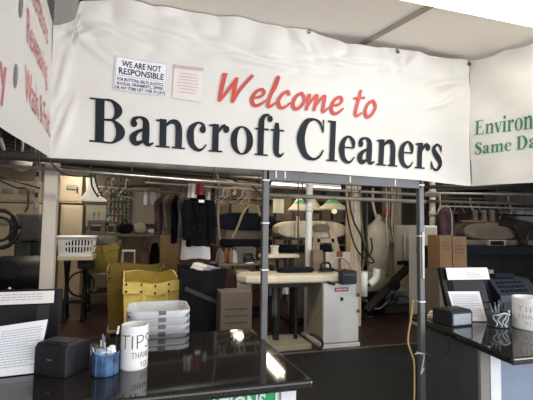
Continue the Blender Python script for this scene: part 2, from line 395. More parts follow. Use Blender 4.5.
put_text('welcome_to_lettering', set_text(BRU, 'Welcome to', .25), 'red_ink', banner, on_banner(216.5, 103, 374, 119.5, 216, 72.5, 373.5, 88), label='red brush script lettering')
for (u, v) in [(199, 7), (307, 32), (395, 52), (466, 64)]:
    p = F(u, v, YB); mb = MB(); mb.lathe((p.x, YB-.03, p.z-.012), [(.006, -.004), (.012, -.004), (.012, .004), (.006, .004)], 14, axis='Y', cap=False)
    mb.tube([(p.x, YB-.03, p.z-.005), (p.x, YB-.02, p.z+.012)], .004, 6)
    mb.build('grommet', 'steel', banner)
# small notices pinned to the banner
def notice(name, label, cat, us, m, off=.006):
    (a, b, c, d) = [F(u, v, YB) for u, v in us]   # tl tr br bl
    t = thing(name, label, cat, ((c+d)/2))
    def fn(s, k):
        p = d.lerp(c, s)*(1-k) + a.lerp(b, s)*k; return bsurf(p.x, p.z, off)
    MB().grid(fn, 16, 12).build('sheet', m, t, smooth=True)
    def g(s, k, o=off+.002):
        p = d.lerp(c, s)*(1-k) + a.lerp(b, s)*k; return bsurf(p.x, p.z, o)
    return t, g
t, g = notice('notice_sign', 'white rectangular notice reading we are not responsible, taped to the banner', 'sign', [(116, 56.5), (168, 65.5), (166, 97.5), (113.5, 91)], 'paper')
def line(g, s0, s1, k0, k1):
    return lambda s, b: g(s0+(s1-s0)*s, k0+(k1-k0)*b)
put_text('headline', sans('WE ARE NOT', .02), 'navy_ink', t, line(g, .13, .87, .70, .88))
put_text('headline', sans('RESPONSIBLE', .02), 'navy_ink', t, line(g, .08, .93, .48, .66))
put_text('small_print', sans('FOR BUTTONS, BELTS, ELASTICS,', .02), 'navy_ink', t, line(g, .06, .94, .29, .38))
put_text('small_print', sans('BUCKLES, ORNAMENTS, ZIPPERS', .02), 'navy_ink', t, line(g, .06, .94, .17, .26))
put_text('small_print', sans('OR ANY ITEMS LEFT OVER 30 DAYS', .02), 'navy_ink', t, line(g, .03, .97, .05, .14))
mb = MB()
for s0, s1, k0, k1 in [(.015, .985, .965, .985), (.015, .985, .015, .03), (.015, .025, .015, .985), (.975, .985, .015, .985), (.04, .96, .425, .44)]:
    mb.grid(lambda s, k, q=(s0, s1, k0, k1): g(q[0]+(q[1]-q[0])*s, q[2]+(q[3]-q[2])*k), 8, 3)
mb.build('border', 'faint_ink', t)
t, g = notice('faded_notice', 'faded pinkish paper notice pinned right of the not responsible sign', 'notice', [(174, 65.5), (203, 69), (201.5, 103), (172, 99)], 'paper_pink')
mb = MB(); mb.grid(lambda s, k: g(s, .88+.1*k), 8, 2); mb.build('header_band', 'faint_ink', t)
mb = MB(); rr = random.Random(3)
for i in range(7):
    w = .28+.12*rr.random(); k = .74-.09*i
    mb.grid(lambda s, q, w=w, k=k: g(.5-w+2*w*s, k+.022*q), 6, 1)
mb.build('faded_print', 'faint_ink', t)

# ---- left banner (runs towards the camera)
XL = -.475
lb = thing('side_banner', 'white side banner with faded red writing and grey bullets, left of the doorway banner', 'banner', (XL, 1.3, 1.97))
def ls(y, z, off=0.): return Vector((XL + .006*sin(7*y+3*z) + .006*sin(3*z-2*y+1) + .004 + off, y, z))
MB().grid(lambda s, t: ls(2.214-s*1.765, (1.968)*(1-t) + t*(2.66+.10*min(1, s*4))), 60, 20).build('banner_sheet', 'vinyl', lb, smooth=True)
def on_left(u0, v0, u1, v1, U0, V0, U1, V1):
    q = quadmap(GX(u0, v0, XL), GX(u1, v1, XL), GX(U0, V0, XL), GX(U1, V1, XL))
    def f(s, b):
        p = q(s, b); return ls(p.y, p.z, .004)
    return f
SCR = dict(SER)
def script(s): 
    return sans(s, .004)
put_text('red_lettering', script('Alterations'), 'pale_red_ink', lb, on_left(26, -10, 48, 46, 26, -50, 48, 22))
put_text('red_lettering', script('Reweaving'), 'pale_red_ink', lb, on_left(26, 42, 46, 84, 26, 5, 46, 58))
put_text('red_lettering', script('Wash & Fold'), 'pale_red_ink', lb, on_left(24.5, 100, 47.5, 138, 24.5, 62, 47.5, 112))
put_text('red_lettering', script('Laundry'), 'pale_red_ink', lb, on_left(-52, 40, 8, 96, -52, -30, 8, 52))
for (u, v) in [(20.5, 6), (16.5, 76)]:
    c = GX(u, v, XL); mb = MB(); ru = abs(GX(u+1.5, v, XL).y - c.y); rv = abs(GX(u, v-13, XL).z - c.z)
    vs = [ls(c.y, c.z, .004)] + [ls(c.y + ru*cos(2*pi*i/24), c.z + rv*sin(2*pi*i/24), .004) for i in range(24)]
    mb.add(vs, [(0, 1+i, 1+(i+1) % 24) for i in range(24)]); mb.build('bullet_mark', 'grey_ink', lb)

# ---- right banner
RA, RBv = Vector((2.13, 2.205, 0)), Vector((2.30, 1.875, 0))
rd = (RBv-RA)
rb = thing('wing_banner', 'white banner with green serif lettering, angled off the right end of the main banner', 'banner', (RA.x, RA.y, 1.94))
nrm = Vector((rd.y, -rd.x, 0)).normalized()
if nrm.x > 0: nrm = -nrm
def rs(s, z, off=0.):
    top = max(0, (z-2.4)/.4)
    return RA + rd*s + Vector((0, 0, z)) + nrm*(.008 + .008*sin(5*s+6*z) + .012*top*sin(7*s+9*z) + off)
def rtop(s): return 2.818 + .012*min(1, s) - .022*abs(sin(pi*s/.62))
MB().grid(lambda s, t: rs(s*2.4, 1.938*(1-t) + rtop(s*2.4)*t), 40, 24).build('banner_sheet', 'vinyl_old', rb, smooth=True)
def on_right(pix):
    W = []
    for u, v in pix:
        d = ray(u, v); k = (RA-EYE).dot(Vector((rd.y, -rd.x, 0)))/d.dot(Vector((rd.y, -rd.x, 0))); p = EYE + d*k
        W.append(((p-RA).dot(rd)/rd.dot(rd), p.z))
    (s0, z0), (s1, z1), (S0, Z0), (S1, Z1) = W
    def f(s, b):
        a = s0+(s1-s0)*s; A = S0+(S1-S0)*s; z = z0+(z1-z0)*s; Z = Z0+(Z1-Z0)*s
        return rs(a+(A-a)*b, z+(Z-z)*b, .004)
    return f
put_text('green_lettering', set_text(SER, 'Environment'), 'green_ink', rb, on_right([(475.5, 135.5), (577, 123.6), (476, 121.8), (577, 98.8)]))
put_text('green_lettering', set_text(SER, 'Same Day'), 'green_ink', rb, on_right([(475, 155.2), (546, 146.3), (475.5, 143.5), (546, 132)]))
mb = MB(); mb.tube([(2.126, 2.2, 1.96), (2.126, 2.2, 2.60)], .004, 6); tag(mb.build('corner_wire', 'grey_plastic'), 'thin dark cord in the corner joint of the two right banners', 'cord')

# grey bracket at the top left corner
c = F(66, 8, YB+.02)
t = thing('ceiling_bracket', 'grey metal box behind the top left corner of the main banner', 'bracket', (c.x, YB+.06, 2.62))
MB().bb(c.x-.055, c.x+.06, YB+.01, YB+.10, 2.62, ZC).build('post_cap', 'steel_bright', t, bevel=.005)
MB().bb(c.x-.065, c.x+.07, YB+.008, YB+.11, ZC-.012, ZC).build('flange', 'steel', t)

# ---- front ceiling fluorescent
t = thing('ceiling_light', 'long white fluorescent ceiling fixture running across at the top right', 'light', (1.9, 1.61, ZC))
MB().bb(.9, 3.3, 1.53, 1.70, ZC-.02, ZC).build('housing', 'lamp_body', t, bevel=.004)
def lens(s, k):
    q = pi*k; return Vector((.93+2.34*s, 1.615 - .078*cos(q), ZC-.018-.045*sin(q)))
MB().grid(lens, 4, 12).build('diffuser', 'tube_front', t, smooth=True)

# ---- metal door frame
fr = thing('door_frame', 'grey square-tube metal frame standing between the two counters', 'frame', (1.2, YB+.02, 0))
pw = .036
x0 = .668; xr = F(422.8, 300, YB).x
MB().bb(x0-pw/2, x0+pw/2, YB, YB+pw, 1.0, 1.978).build('post', 'steel', fr, bevel=.003)
MB().bb(xr-pw/2, xr+pw/2, YB, YB+pw, 0, 1.965).build('post', 'steel', fr, bevel=.003)
mb = MB(); mb.box(((x0+xr)/2, YB+pw/2, 1.938), (xr-x0, pw, .06), ry=.006); mb.build('header', 'steel', fr, bevel=.003)
for u, v in [(265, 180), (264.5, 223), (263, 270)]:
    p = F(u, v, YB); MB().bb(x0-pw/2-.003, x0+pw/2+.003, YB-.003, YB+pw+.003, p.z-.004, p.z+.004).build('cable_tie', 'white_plastic', fr)
for u, v in [(420, 185), (420, 236), (420, 302), (419, 354)]:
    p = F(u, v, YB); MB().bb(xr-pw/2-.003, xr+pw/2+.003, YB-.003, YB+pw+.003, p.z-.004, p.z+.004).build('cable_tie', 'white_plastic', fr)
for u in [(276), (285), (350), (395)]:
    p = F(u, 172+(u-266)*.07, YB); MB().bb(p.x-.004, p.x+.004, YB-.004, YB+pw+.003, p.z-.03, p.z+.01).build('cable_tie', 'white_plastic', fr)
MB().bb(xr-.004, xr+.012, YB-.006, YB, 1.32, 1.62).build('metal_strip', 'galv', fr)  # pale metal strip on the face of the right post

# ================================================================ COUNTERS
cl = thing('left_counter', 'black polished stone counter on the left with a green sign on its front', 'counter', (-.6, 2.0, 0))
top = [(-2.2, 2.47, 1), (.662, 2.485, 1), (.704, 1.60, 1), (-2.2, 1.63, 1)]
MB().prism([(x, y, .96) for x, y, z in top], (0, 0, .04)).build('countertop', 'granite', cl, bevel=.012, seg=3)
MB().bb(-2.15, .58, 1.68, 2.35, .08, .96).build('base_cabinet', 'lam_white', cl)
MB().bb(-2.15, .58, 1.74, 2.32, 0, .08).build('plinth', 'lam_dark', cl)
MB().bb(.58, .648, 1.66, 2.35, 0, .96).build('end_panel', 'lam_white', cl)
MB().bb(-1.2, .30, 2.35, 2.92, .72, .745).build('back_shelf', 'shelf_dark', cl)
for x in (-1.15, .25): MB().bb(x-.02, x+.02, 2.86, 2.90, 0, .72).build('shelf_leg', 'iron', cl)
sg = thing('counter_sign', 'green sign with white alterations lettering on the front of the left counter', 'sign', (.1, 1.67, .78))
MB().bb(-.32, .565, 1.668, 1.678, .70, .955).build('sign_panel', 'sign_green', sg)
MB().bb(.555, .565, 1.664, 1.669, .70, .955).build('border_stripe', 'lam_white', sg)
al = sans('ALTERATIONS', .03)
put_text('lettering', al, 'lam_white', sg, lambda s, b: Vector((.072 + .44*s, 1.664, .868 + .075*b)))

cr_ = thing('right_counter', 'black polished stone counter on the right with dark side panel', 'counter', (2.6, 2.1, 0))
top = [(1.915, 2.60), (3.6, 2.70), (3.6, 1.56), (1.793, 1.61)]
MB().prism([(x, y, .96) for x, y in top], (0, 0, .04)).build('countertop', 'granite', cr_, bevel=.012, seg=3)
pl = [(1.835, 1.87), (1.93, 2.5), (1.96, 2.5), (1.865, 1.87)]
MB().prism([(x, y, 0) for x, y in pl], (0, 0, .96)).build('side_panel', 'lam_dark', cr_, label='dark grey side panel')
def xz(u, Y=1.87): return F(u, 375, Y).x
MB().bb(1.835, xz(488), 1.855, 1.875, 0, .96).build('corner_strip', 'lam_taupe', cr_)
MB().bb(xz(488), xz(498), 1.85, 1.875, 0, .96).build('edge_trim', 'lam_white', cr_)
MB().bb(xz(498), 3.5, 1.86, 1.88, 0, .96).build('front_panel', 'lam_blue', cr_, label='blue-grey front panel')
MB().prism([(1.97, 1.89, 0), (3.5, 1.89, 0), (3.5, 2.55, 0), (2.02, 2.5, 0)], (0, 0, .955)).build('carcass', 'lam_dark', cr_)

# ---------------------------------------------------------------- items on the counters
ZT = 1.0
def text_lines(g, n, k0, k1, seed, s0=.08, s1=.92, h=.3):
    """printed lines as thin strips, g(s,k) surface"""
    mb = MB(); r = random.Random(seed); dk = (k0-k1)/n
    for i in range(n):
        k = k0 - i*dk; s = s0; e = s1 - (r.random()*.25 if r.random() < .4 else 0)
        while s < e:
            w = .03 + .06*r.random(); e2 = min(s+w, e)
            mb.grid(lambda a, b, s=s, e2=e2, k=k: g(s+(e2-s)*a, k-dk*h*b), 1, 1); s = e2 + .012
    return mb
def monitor(name, label, c, w, h, rz, tilt, z0):
    """point-of-sale screen seen from behind: c = base centre"""
    t = thing(name, label, 'monitor', (c[0], c[1], ZT))
    R = Matrix.Rotation(rz, 3, 'Z'); B = Vector((c[0], c[1], ZT))
    def W(p): return B + R @ Vector(p)
    T = Matrix.Rotation(tilt, 3, 'X')
    def P(x, y, z): return W(T @ Vector((x, y, z)) + Vector((0, 0, z0)))
    mb = MB(); mb.add([P(x, y, z) for z in (0, h) for x, y in ((-w/2, -.015), (w/2, -.015), (w/2, .022), (-w/2, .022))], [(0, 3, 2, 1), (4, 5, 6, 7), (0, 1, 5, 4), (1, 2, 6, 5), (2, 3, 7, 6), (3, 0, 4, 7)])
    mb.build('screen_shell', 'black_plastic', t, bevel=.008, seg=3)
    mb = MB(); mb.add([P(x, y, z) for z in (.05, h-.07) for x, y in ((-w*.33, -.04), (w*.33, -.04), (w*.42, -.014), (-w*.42, -.014))], [(0, 3, 2, 1), (4, 5, 6, 7), (0, 1, 5, 4), (1, 2, 6, 5), (2, 3, 7, 6), (3, 0, 4, 7)])
    mb.build('back_hump', 'black_plastic', t, bevel=.006)
    mb = MB(); mb.box(W((0, .0, .012)), (.26, .18, .024), rz=rz); mb.build('stand_foot', 'black_plastic', t, bevel=.006)
    mb = MB(); mb.box(W((0, .01, z0/2+.03)), (.10, .05, z0+.05), rz=rz); mb.build('stand_neck', 'black_plastic', t, bevel=.005)
    return t, P
# left monitor
cL = C(62, 338); w = .62
t, PL = monitor('sales_monitor', 'black sales monitor seen from behind at the left end of the left counter', (cL.x - w/2 + .02, 2.33), w, .27, .02, -.08, .03)
# note strip taped on it
t = thing('taped_note', 'white printed note taped along the top of the left monitor', 'note', PL(0, -.05, .18))
def gL(s, k): return PL(-.08 + s*.36, -.045, .203 + k*.062)
MB().grid(gL, 6, 2).build('sheet', 'paper_warm', t)
text_lines(lambda s, k: gL(s, k) + Vector((0, -.002, 0)), 3, .80, .2, 5, .2, .85).build('print', 'text_grey', t)
for s in (.05, .42): 
    p = PL(-.08+.36*s, -.02, .278); MB().lathe(p, [(.005, 0), (.006, .006), (0, .01)], 10).build('glint_or_screw_dot', 'glint', root_of(t))  # pale dots painting two glints on the monitor's top edge
def sign_holder(name, label, bl, br, tl, tr, ts, seed, n):
    bl, br, tl, tr = map(Vector, (bl, br, tl, tr))
    t = thing(name, label, 'sign', ((bl+br)/2).to_tuple()[:2] + (ZT,))
    def g(s, k): return bl.lerp(br, s)*(1-k) + tl.lerp(tr, s)*k
    nn = (br-bl).cross(tl-bl).normalized()
    if nn.y > 0: nn = -nn
    MB().grid(lambda s, k: g(s, k) + nn*.003, 4, 4).build('sheet', 'paper', t)
    text_lines(lambda s, k: g(s, k) + nn*.0045, n, .88, .12, seed, h=.35).build('print', 'text_grey', t)
    mb = MB(); mb.prism([g(0, 0), g(1, 0), g(1, 1), g(0, 1)], -nn*.004); mb.build('back_plate', 'black_plastic', t)
    d = (br-bl).normalized(); mid = g(.5, .8); back = Vector((-d.y, d.x, 0))
    if back.y < 0: back = -back
    mb = MB(); q0 = g(.5, .75) - nn*.004; q1 = Vector((q0.x, q0.y, ZT)) + back*.07
    mb.prism([q0 - d*.03, q0 + d*.03, q1 + d*.03, q1 - d*.03], back*.004); mb.build('easel_leg', 'black_plastic', t)
    return t
b0 = C(-12, 379); b1 = C(37, 373.5); b0.z = b1.z = ZT+.003
t1 = F(48, 319.5, b1.y+.10); t0 = t1 + (b0-b1)*1.06; t0.z = F(-8, 327, t0.y).z
sign_holder('price_list_stand', 'white printed page on a slanted holder before the left monitor', b0, b1, t0, t1, None, 4, 15)

def receipt_printer(name, label, a, b, c, h, front='printer_black', txt=True):
    """a,b = front bottom corners, c = back corner on b's side"""
    a, b, c = Vector(a), Vector(b), Vector(c); a.z = b.z = c.z = ZT
    X = (b-a); wd = X.length; X.normalize(); Yv = Vector((-X.y, X.x, 0)); dp = max(.1, (c-b).dot(Yv))
    t = thing(name, label, 'printer', (a+b)/2 + Yv*dp/2)
    def W(x, y, z): return a + X*x*wd + Yv*y*dp + Vector((0, 0, z))
    prof = [(0, .0), (0, h*.86), (.10, h), (.75, h), (1, h*.9), (1, 0)]
    mb = MB(); mb.prism([W(0, y, z) for y, z in prof], X*wd); mb.build('body', 'printer_black', t, bevel=.006, seg=2)
    mb = MB(); mb.prism([W(.07, -.004, h*.10), W(.93, -.004, h*.10), W(.93, -.004, h*.80), W(.07, -.004, h*.80)], Yv*.006); mb.build('front_cover', front, t, bevel=.003)
    mb = MB(); mb.prism([W(.16, .2, h+.004), W(.84, .2, h+.004), W(.84, .7, h+.004), W(.16, .7, h+.004)], Vector((0, 0, -.006))); mb.build('paper_lid', 'printer_black', t, bevel=.003)
    mb = MB(); mb.prism([W(.2, .06, h*.965), W(.8, .06, h*.965), W(.8, .10, h*1.005), W(.2, .10, h*1.005)], Vector((0, 0, .002))); mb.build('paper_slot', 'iron', t)
    mb = MB(); mb.prism([W(.42, -.006, h*.50), W(.56, -.006, h*.50), W(.56, -.006, h*.54), W(.42, -.006, h*.54)], Yv*.003); mb.build('name_badge', 'grey_plastic', t)
    return t
receipt_printer('receipt_printer', 'black boxy receipt printer beside the pen cup on the left counter', C(33, 374.5), C(65, 379), C(89, 366.5), .132)

def cyl_map(c, r, ang0, ang1, z0, h):
    return lambda s, b: Vector((c.x + (r+.001)*cos(ang0+(ang1-ang0)*s), c.y + (r+.001)*sin(ang0+(ang1-ang0)*s), ZT + z0 + h*b))
def tip_can(name, label, c, r, h, a0, a1, bot=.96):
    c = Vector((c.x, c.y, ZT)); t = thing(name, label, 'container', c)
    MB().lathe(c, [(r*bot, 0), (r, .006), (r, h-.006), (r*.985, h), (r*.90, h), (r*.88, h-.02), (r*.88, .02), (0, .02)], 40).build('can', 'foam_white', t, smooth=False, bevel=0)
    return t, c
def shade_smooth(t):
    for o in bpy.data.objects:
        if o.parent == t and o.type == 'MESH':
            o.data.polygons.foreach_set('use_smooth', [True]*len(o.data.polygons))
# left TIPS can
pb = C(133.5, 371.5); d0 = (Vector((pb.x, pb.y)) - Vector((0, 0))); dist = d0.length
r = 13.6/FPX*(pb - EYE).dot(RM @ Vector((0, 0, -1)))
cc = pb + Vector((d0.x, d0.y, 0)).normalized()*r
hh = F(133.5, 324, cc.y).z - ZT
t, cT = tip_can('tip_can', 'white tip can with handwritten letters on the left counter', cc, r, hh, 0, 0)
face = atan2(-cc.y, -cc.x)
put_text('handwriting', set_text(BRU, 'TIPS'), 'marker', t, cyl_map(cT, r, face-1.02, face+1.42, hh*.50, hh*.31))
put_text('handwriting', set_text(BRU, 'THANK'), 'marker', t, cyl_map(cT, r, face-.20, face+1.30, hh*.28, hh*.14))
put_text('handwriting', set_text(BRU, 'YOU'), 'marker', t, cyl_map(cT, r, face+.45, face+1.25, hh*.07, hh*.13))
# right TIPS can
pb = C(531, 331.5); d0 = Vector((pb.x, pb.y))
r2 = 16.5/FPX*(pb - EYE).dot(RM @ Vector((0, 0, -1)))
cc = pb + Vector((d0.x, d0.y, 0)).normalized()*r2
hh2 = F(531, 297, cc.y).z - ZT
t, cT = tip_can('tip_can', 'wide white tip can with faint handwriting on the right counter', cc, r2, hh2, 0, 0)
face = atan2(-cc.y, -cc.x)
put_text('handwriting', set_text(BRU, 'TIPS'), 'text_grey', t, cyl_map(cT, r2, face-.75, face+.75, hh2*.58, hh2*.17))
put_text('handwriting', set_text(BRU, 'THANK'), 'text_grey', t, cyl_map(cT, r2, face-.75, face+.75, hh2*.36, hh2*.13))
put_text('handwriting', set_text(BRU, 'YOU'), 'text_grey', t, cyl_map(cT, r2, face-.35, face+.5, hh2*.16, hh2*.13))

# left pen cup
def pen(c, lean, az, L, m, label, tipm='grey_plastic', rad=.0045, z0=.01):
    b = Vector((c[0], c[1], ZT+z0)); d = Vector((sin(lean)*cos(az), sin(lean)*sin(az), cos(lean)))
    t = thing('pen', label, 'pen', b, 'pens in the counter cups')
    MB().tube([b, b+d*L*.82], rad, 8).build('barrel', m, t, smooth=True)
    MB().tube([b+d*L*.82, b+d*L], rad*.8, 8).build('push_button', tipm, t)
    e = b + d*L*.6; s = Vector((-d.y, d.x, 0)).normalized()*rad*1.5
    MB().tube([e+s, b+d*L*.84+s], rad*.35, 5).build('clip', 'steel_bright', t)
    return t
def pen_cup(name, label, c, r, h, m):
    c = Vector((c.x, c.y, ZT)); t = thing(name, label, 'pen cup', c)
    MB().lathe(c, [(r*.92, 0), (r, .004), (r, h), (r*.94, h), (r*.90, .006), (0, .006)], 28).build('cup', m, t, smooth=False)
    MB().lathe(c, [(r*1.0, h-.008), (r*1.04, h-.004), (r*1.0, h+.002), (r*.95, h-.002)], 28, cap=False).build('rim', m, t)
    return t, c
pc = C(105, 377); pc += Vector((pc.x, pc.y, 0)).normalized()*.045
t, pc = pen_cup('pen_cup', 'small blue mesh pen cup on the left counter beside the tip can', pc, .055, .092, 'blue_mesh')
for k in range(3):
    q = -2.2 + k*.7; MB().tube([(pc.x+.057*cos(q), pc.y+.057*sin(q), ZT+.006), (pc.x+.057*cos(q), pc.y+.057*sin(q), ZT+.09)], .0022 if k % 2 else .0035, 5).build('wire_rib', 'blue_mesh', t)
pen((pc.x-.012, pc.y), .10, 1.9, .155, 'grey_plastic', 'grey pen standing upright in the blue cup')
pen((pc.x+.02, pc.y+.01), .16, .4, .185, 'black_plastic', 'tall black pen with pale button in the blue cup', 'white_plastic', .006)
pen((pc.x-.02, pc.y-.01), .30, 2.8, .13, 'blue_bright', 'short dark blue pen leaning left in the blue cup', 'black_plastic')
pen((pc.x, pc.y+.02), .12, 2.4, .14, 'trays_grey', 'silver pen at the back of the blue cup')
def crumple(name, label, cat, c, r, m, seed, sz=.7):
    rr = random.Random(seed); bm = bmesh.new(); bmesh.ops.create_icosphere(bm, subdivisions=3, radius=1)
    ph = [rr.uniform(0, 6) for _ in range(6)]
    for v in bm.verts:
        k = 1 + .18*sin(4*v.co.x+ph[0])*sin(5*v.co.y+ph[1]) + .14*sin(7*v.co.z+ph[2]+3*v.co.x) + .06*sin(13*v.co.x+ph[3])*sin(11*v.co.z+ph[4])
        v.co = Vector((v.co.x*k*r, v.co.y*k*r, v.co.z*k*r*sz))
    mb = MB(); mb.add([v.co+Vector(c) for v in bm.verts], [tuple(v.index for v in f.verts) for f in bm.faces]); bm.free()
    o = mb.build(name, m, None, smooth=True); return tag(o, label, cat)
crumple('tissue_wad', 'pale blue crumpled wrapper stuffed in the blue pen cup', 'wrapper', (pc.x-.018, pc.y-.022, ZT+.095), .024, 'blue_pale', 1)
crumple('tissue_wad', 'white crumpled tissue stuffed in the blue pen cup', 'tissue', (pc.x+.022, pc.y-.022, ZT+.102), .020, 'foam_white', 2, 1.0)

# right counter items
cR = C(468, 318)
def RMon():
    w_, h_ = .42, .325
    c = F(471, 300, 2.50)
    return monitor('sales_monitor', 'black sales monitor tilted back on the right counter behind the printed page', (c.x, 2.50), w_, h_, -.08, -.30, .03)
t, PR = RMon()
t = thing('taped_note', 'white printed note taped along the top of the right monitor', 'note', PR(0, -.05, .2))
def gR(s, k): return PR(-.18 + s*.37, -.046, .222 + k*.092)
MB().grid(gR, 6, 2).build('sheet', 'paper', t)
text_lines(lambda s, k: gR(s, k) + Vector((0, -.002, 0)), 3, .65, .05, 8, .45, .95).build('print', 'text_grey', t)
b0 = C(456.5, 321.5); b1 = C(487, 322); b0.z = b1.z = ZT+.004
t0 = F(447.5, 291.5, b0.y+.10); t1 = F(479, 291.5, b1.y+.10)
sign_holder('printed_page_stand', 'white printed page leaning back between monitor and printer on the right counter', b0, b1, t0, t1, None, 9, 13)
receipt_printer('receipt_printer', 'black receipt printer with grey front cover on the right counter', C(452, 327.5), C(473, 325.5), C(459.5, 319), .105, 'printer_grey')
p = C(429, 318.5)
t = thing('tape_dispenser', 'small beige tape dispenser at the back corner of the right counter', 'dispenser', (p.x+.03, p.y, ZT))
MB().bb(p.x, p.x+.06, p.y-.025, p.y+.025, ZT, ZT+.03).build('base', 'enamel_cream', t, bevel=.006)
MB().lathe((p.x+.03, p.y, ZT+.032), [(.008, -.012), (.022, -.012), (.022, .012), (.008, .012)], 18, axis='Y', cap=False).build('tape_roll', 'pad_cream', t)
pc = C(498, 328); pc += Vector((pc.x, pc.y, 0)).normalized()*.06
t, pc = pen_cup('pen_cup', 'dark blue pen cup wrapped in white ribbon on the right counter', pc, .066, .098, 'cup_blue')
for k, q in enumerate((-2.6, -2.2, -1.8, -1.5)):
    pts = [(pc.x+.0685*cos(q+.18*sin(j*1.3+k)), pc.y+.0685*sin(q+.18*sin(j*1.3+k)), ZT+.008+.016*j) for j in range(6)]
    MB().tube(pts, .004, 6, smooth=3).build('ribbon', 'ribbon', t, smooth=True)
lp = [(pc.x-.06, pc.y-.045, ZT+.08), (pc.x-.02, pc.y-.075, ZT+.10), (pc.x+.02, pc.y-.07, ZT+.085), (pc.x+.05, pc.y-.04, ZT+.105), (pc.x+.07, pc.y-.03, ZT+.10)]
MB().tube(lp, .006, 6, smooth=4).build('ribbon', 'ribbon', t, smooth=True)
for k in range(5): pen((pc.x-.02+.01*k, pc.y+.012*((k*2) % 3-1)), .32-.1*k, 2.9-.5*k, .13+.008*k, ['leaf_green', 'grey_plastic', 'blue_pale', 'black_plastic', 'trays_grey'][k], ['green', 'dark grey', 'pale blue', 'black', 'silver'][k]+' pen in the ribboned cup on the right counter')
# cash register (dark machine behind)
p = F(512, 285, 2.55)
t = thing('cash_register', 'dark navy counter machine with small keys behind the ribboned pen cup', 'cash register', (p.x+.06, 2.50, ZT))
x0r = F(497, 290, 2.45).x; x1r = x0r+.40
MB().prism([(x0r, 2.42, ZT), (x0r, 2.42, ZT+.14), (x0r, 2.52, ZT+.25), (x0r, 2.64, ZT+.26), (x0r, 2.64, ZT)], (x1r-x0r, 0, 0)).build('body', 'navy_machine', t, bevel=.008)
mb = MB()
for i in range(6):
    for j in range(3):
        mb.box((x0r+.06+.045*i, 2.445+.026*j, ZT+.172+.028*j), (.03, .018, .012), rx=.83)
mb.build('keys', 'pad_navy', t)
MB().bb(x0r+.10, x0r+.30, 2.56, 2.62, ZT+.255, ZT+.285).build('display', 'pad_navy', t, bevel=.006)
MB().bb(x0r+.02, x1r-.02, 2.414, 2.422, ZT+.012, ZT+.09).build('cash_drawer', 'black_plastic', t, bevel=.004)

# cords by the right frame post
def cord(name, label, pix, r, m, cat='cord'):
    pts = [F(u, v, Y) for u, v, Y in pix]
    return tag(MB().tube(pts, r, 6, smooth=6).build(name, m, None, smooth=True), label, cat)
cord('hanging_flex', 'yellowish cord hanging down beside the right frame post', [(413, 300, 2.30), (411, 318, 2.31), (408, 340, 2.30), (411, 352, 2.28), (414, 362, 2.27), (414.5, 385, 2.27), (414, 410, 2.27), (414, 440, 2.27)], .006, 'cord_yellow')
cord('hanging_cable', 'thin black cord drooping across the dark side panel of the right counter', [(424, 352, 2.19), (430, 356, 2.17), (442, 358, 2.12), (449, 350, 2.08), (449.5, 336, 2.05)], .004, 'hose_black')
cord('hanging_twine', 'frayed pale twine knotted low on the right frame post', [(415, 354, 2.20), (421, 353, 2.19), (424, 356, 2.20), (422.5, 366, 2.20), (421, 374, 2.20), (424, 368, 2.20)], .004, 'ribbon')
# floor mat in the passage
t = thing('floor_mat', 'large black rubber mat on the floor of the passage', 'mat', (2.3, 3.7, 0))
MB().bb(.75, 3.75, 2.75, 4.93, 0, .012).build('rubber_sheet', 'mat_black', t, bevel=.004)
MB().bb(.75, 3.75, 4.90, 4.95, 0, .014).build('edge_strip', 'dim_tan', t)
# ================================================================ WORKROOM BEHIND THE COUNTERS
TUBES = [(2.16, 9.0, 9.8), (2.34, 6.7, 7.75), (-1.2, 5.6, 6.8), (-1.4, 8.2, 9.4)]
def ext(u0, v0, u1, v1, Y):
    """world extents of an upright face at depth Y seen inside a pixel box"""
    um, vm = (u0+u1)/2, (v0+v1)/2
    return F(u0, vm, Y).x, F(u1, vm, Y).x, F(um, v1, Y).z, F(um, v0, Y).z
def fb(mb, u0, v0, u1, v1, Y, dep, z0=None, z1=None):
    x0, x1, a, b = ext(u0, v0, u1, v1, Y)
    return mb.bb(x0, x1, Y, Y+dep, a if z0 is None else z0, b if z1 is None else z1)
for i, (x, y0, y1) in enumerate(TUBES):
    t = thing('work_light', ['twin fluorescent ceiling fitting at the far end of the workroom', 'twin fluorescent ceiling fitting above the press tables', 'fluorescent ceiling fitting above the laundry carts', 'fluorescent ceiling fitting at the back left of the workroom'][i], 'light', (x, (y0+y1)/2, 3.05))
    MB().bb(x-.09, x+.09, y0, y1, 2.99, 3.05).build('housing', 'lamp_body', t, bevel=.006)
    for s in (-.045, .045): MB().tube([(x+s, y0+.02, 2.965), (x+s, y1-.02, 2.965)], .018, 8).build('tube_lamp', 'tube', t, smooth=True)
t = thing('work_light', 'added unseen fluorescent fitting just behind the main banner', 'light', (1.0, 3.7, 3.05))  # added out of view to light the fronts of the workroom things
MB().bb(-.9, 2.9, 3.62, 3.78, 2.99, 3.05).build('housing', 'lamp_body', t, bevel=.006)
for s in (-.045, .045): MB().tube([(-.85, 3.7+s, 2.965), (2.85, 3.7+s, 2.965)], .018, 8).build('tube_lamp', 'tube', t, smooth=True)
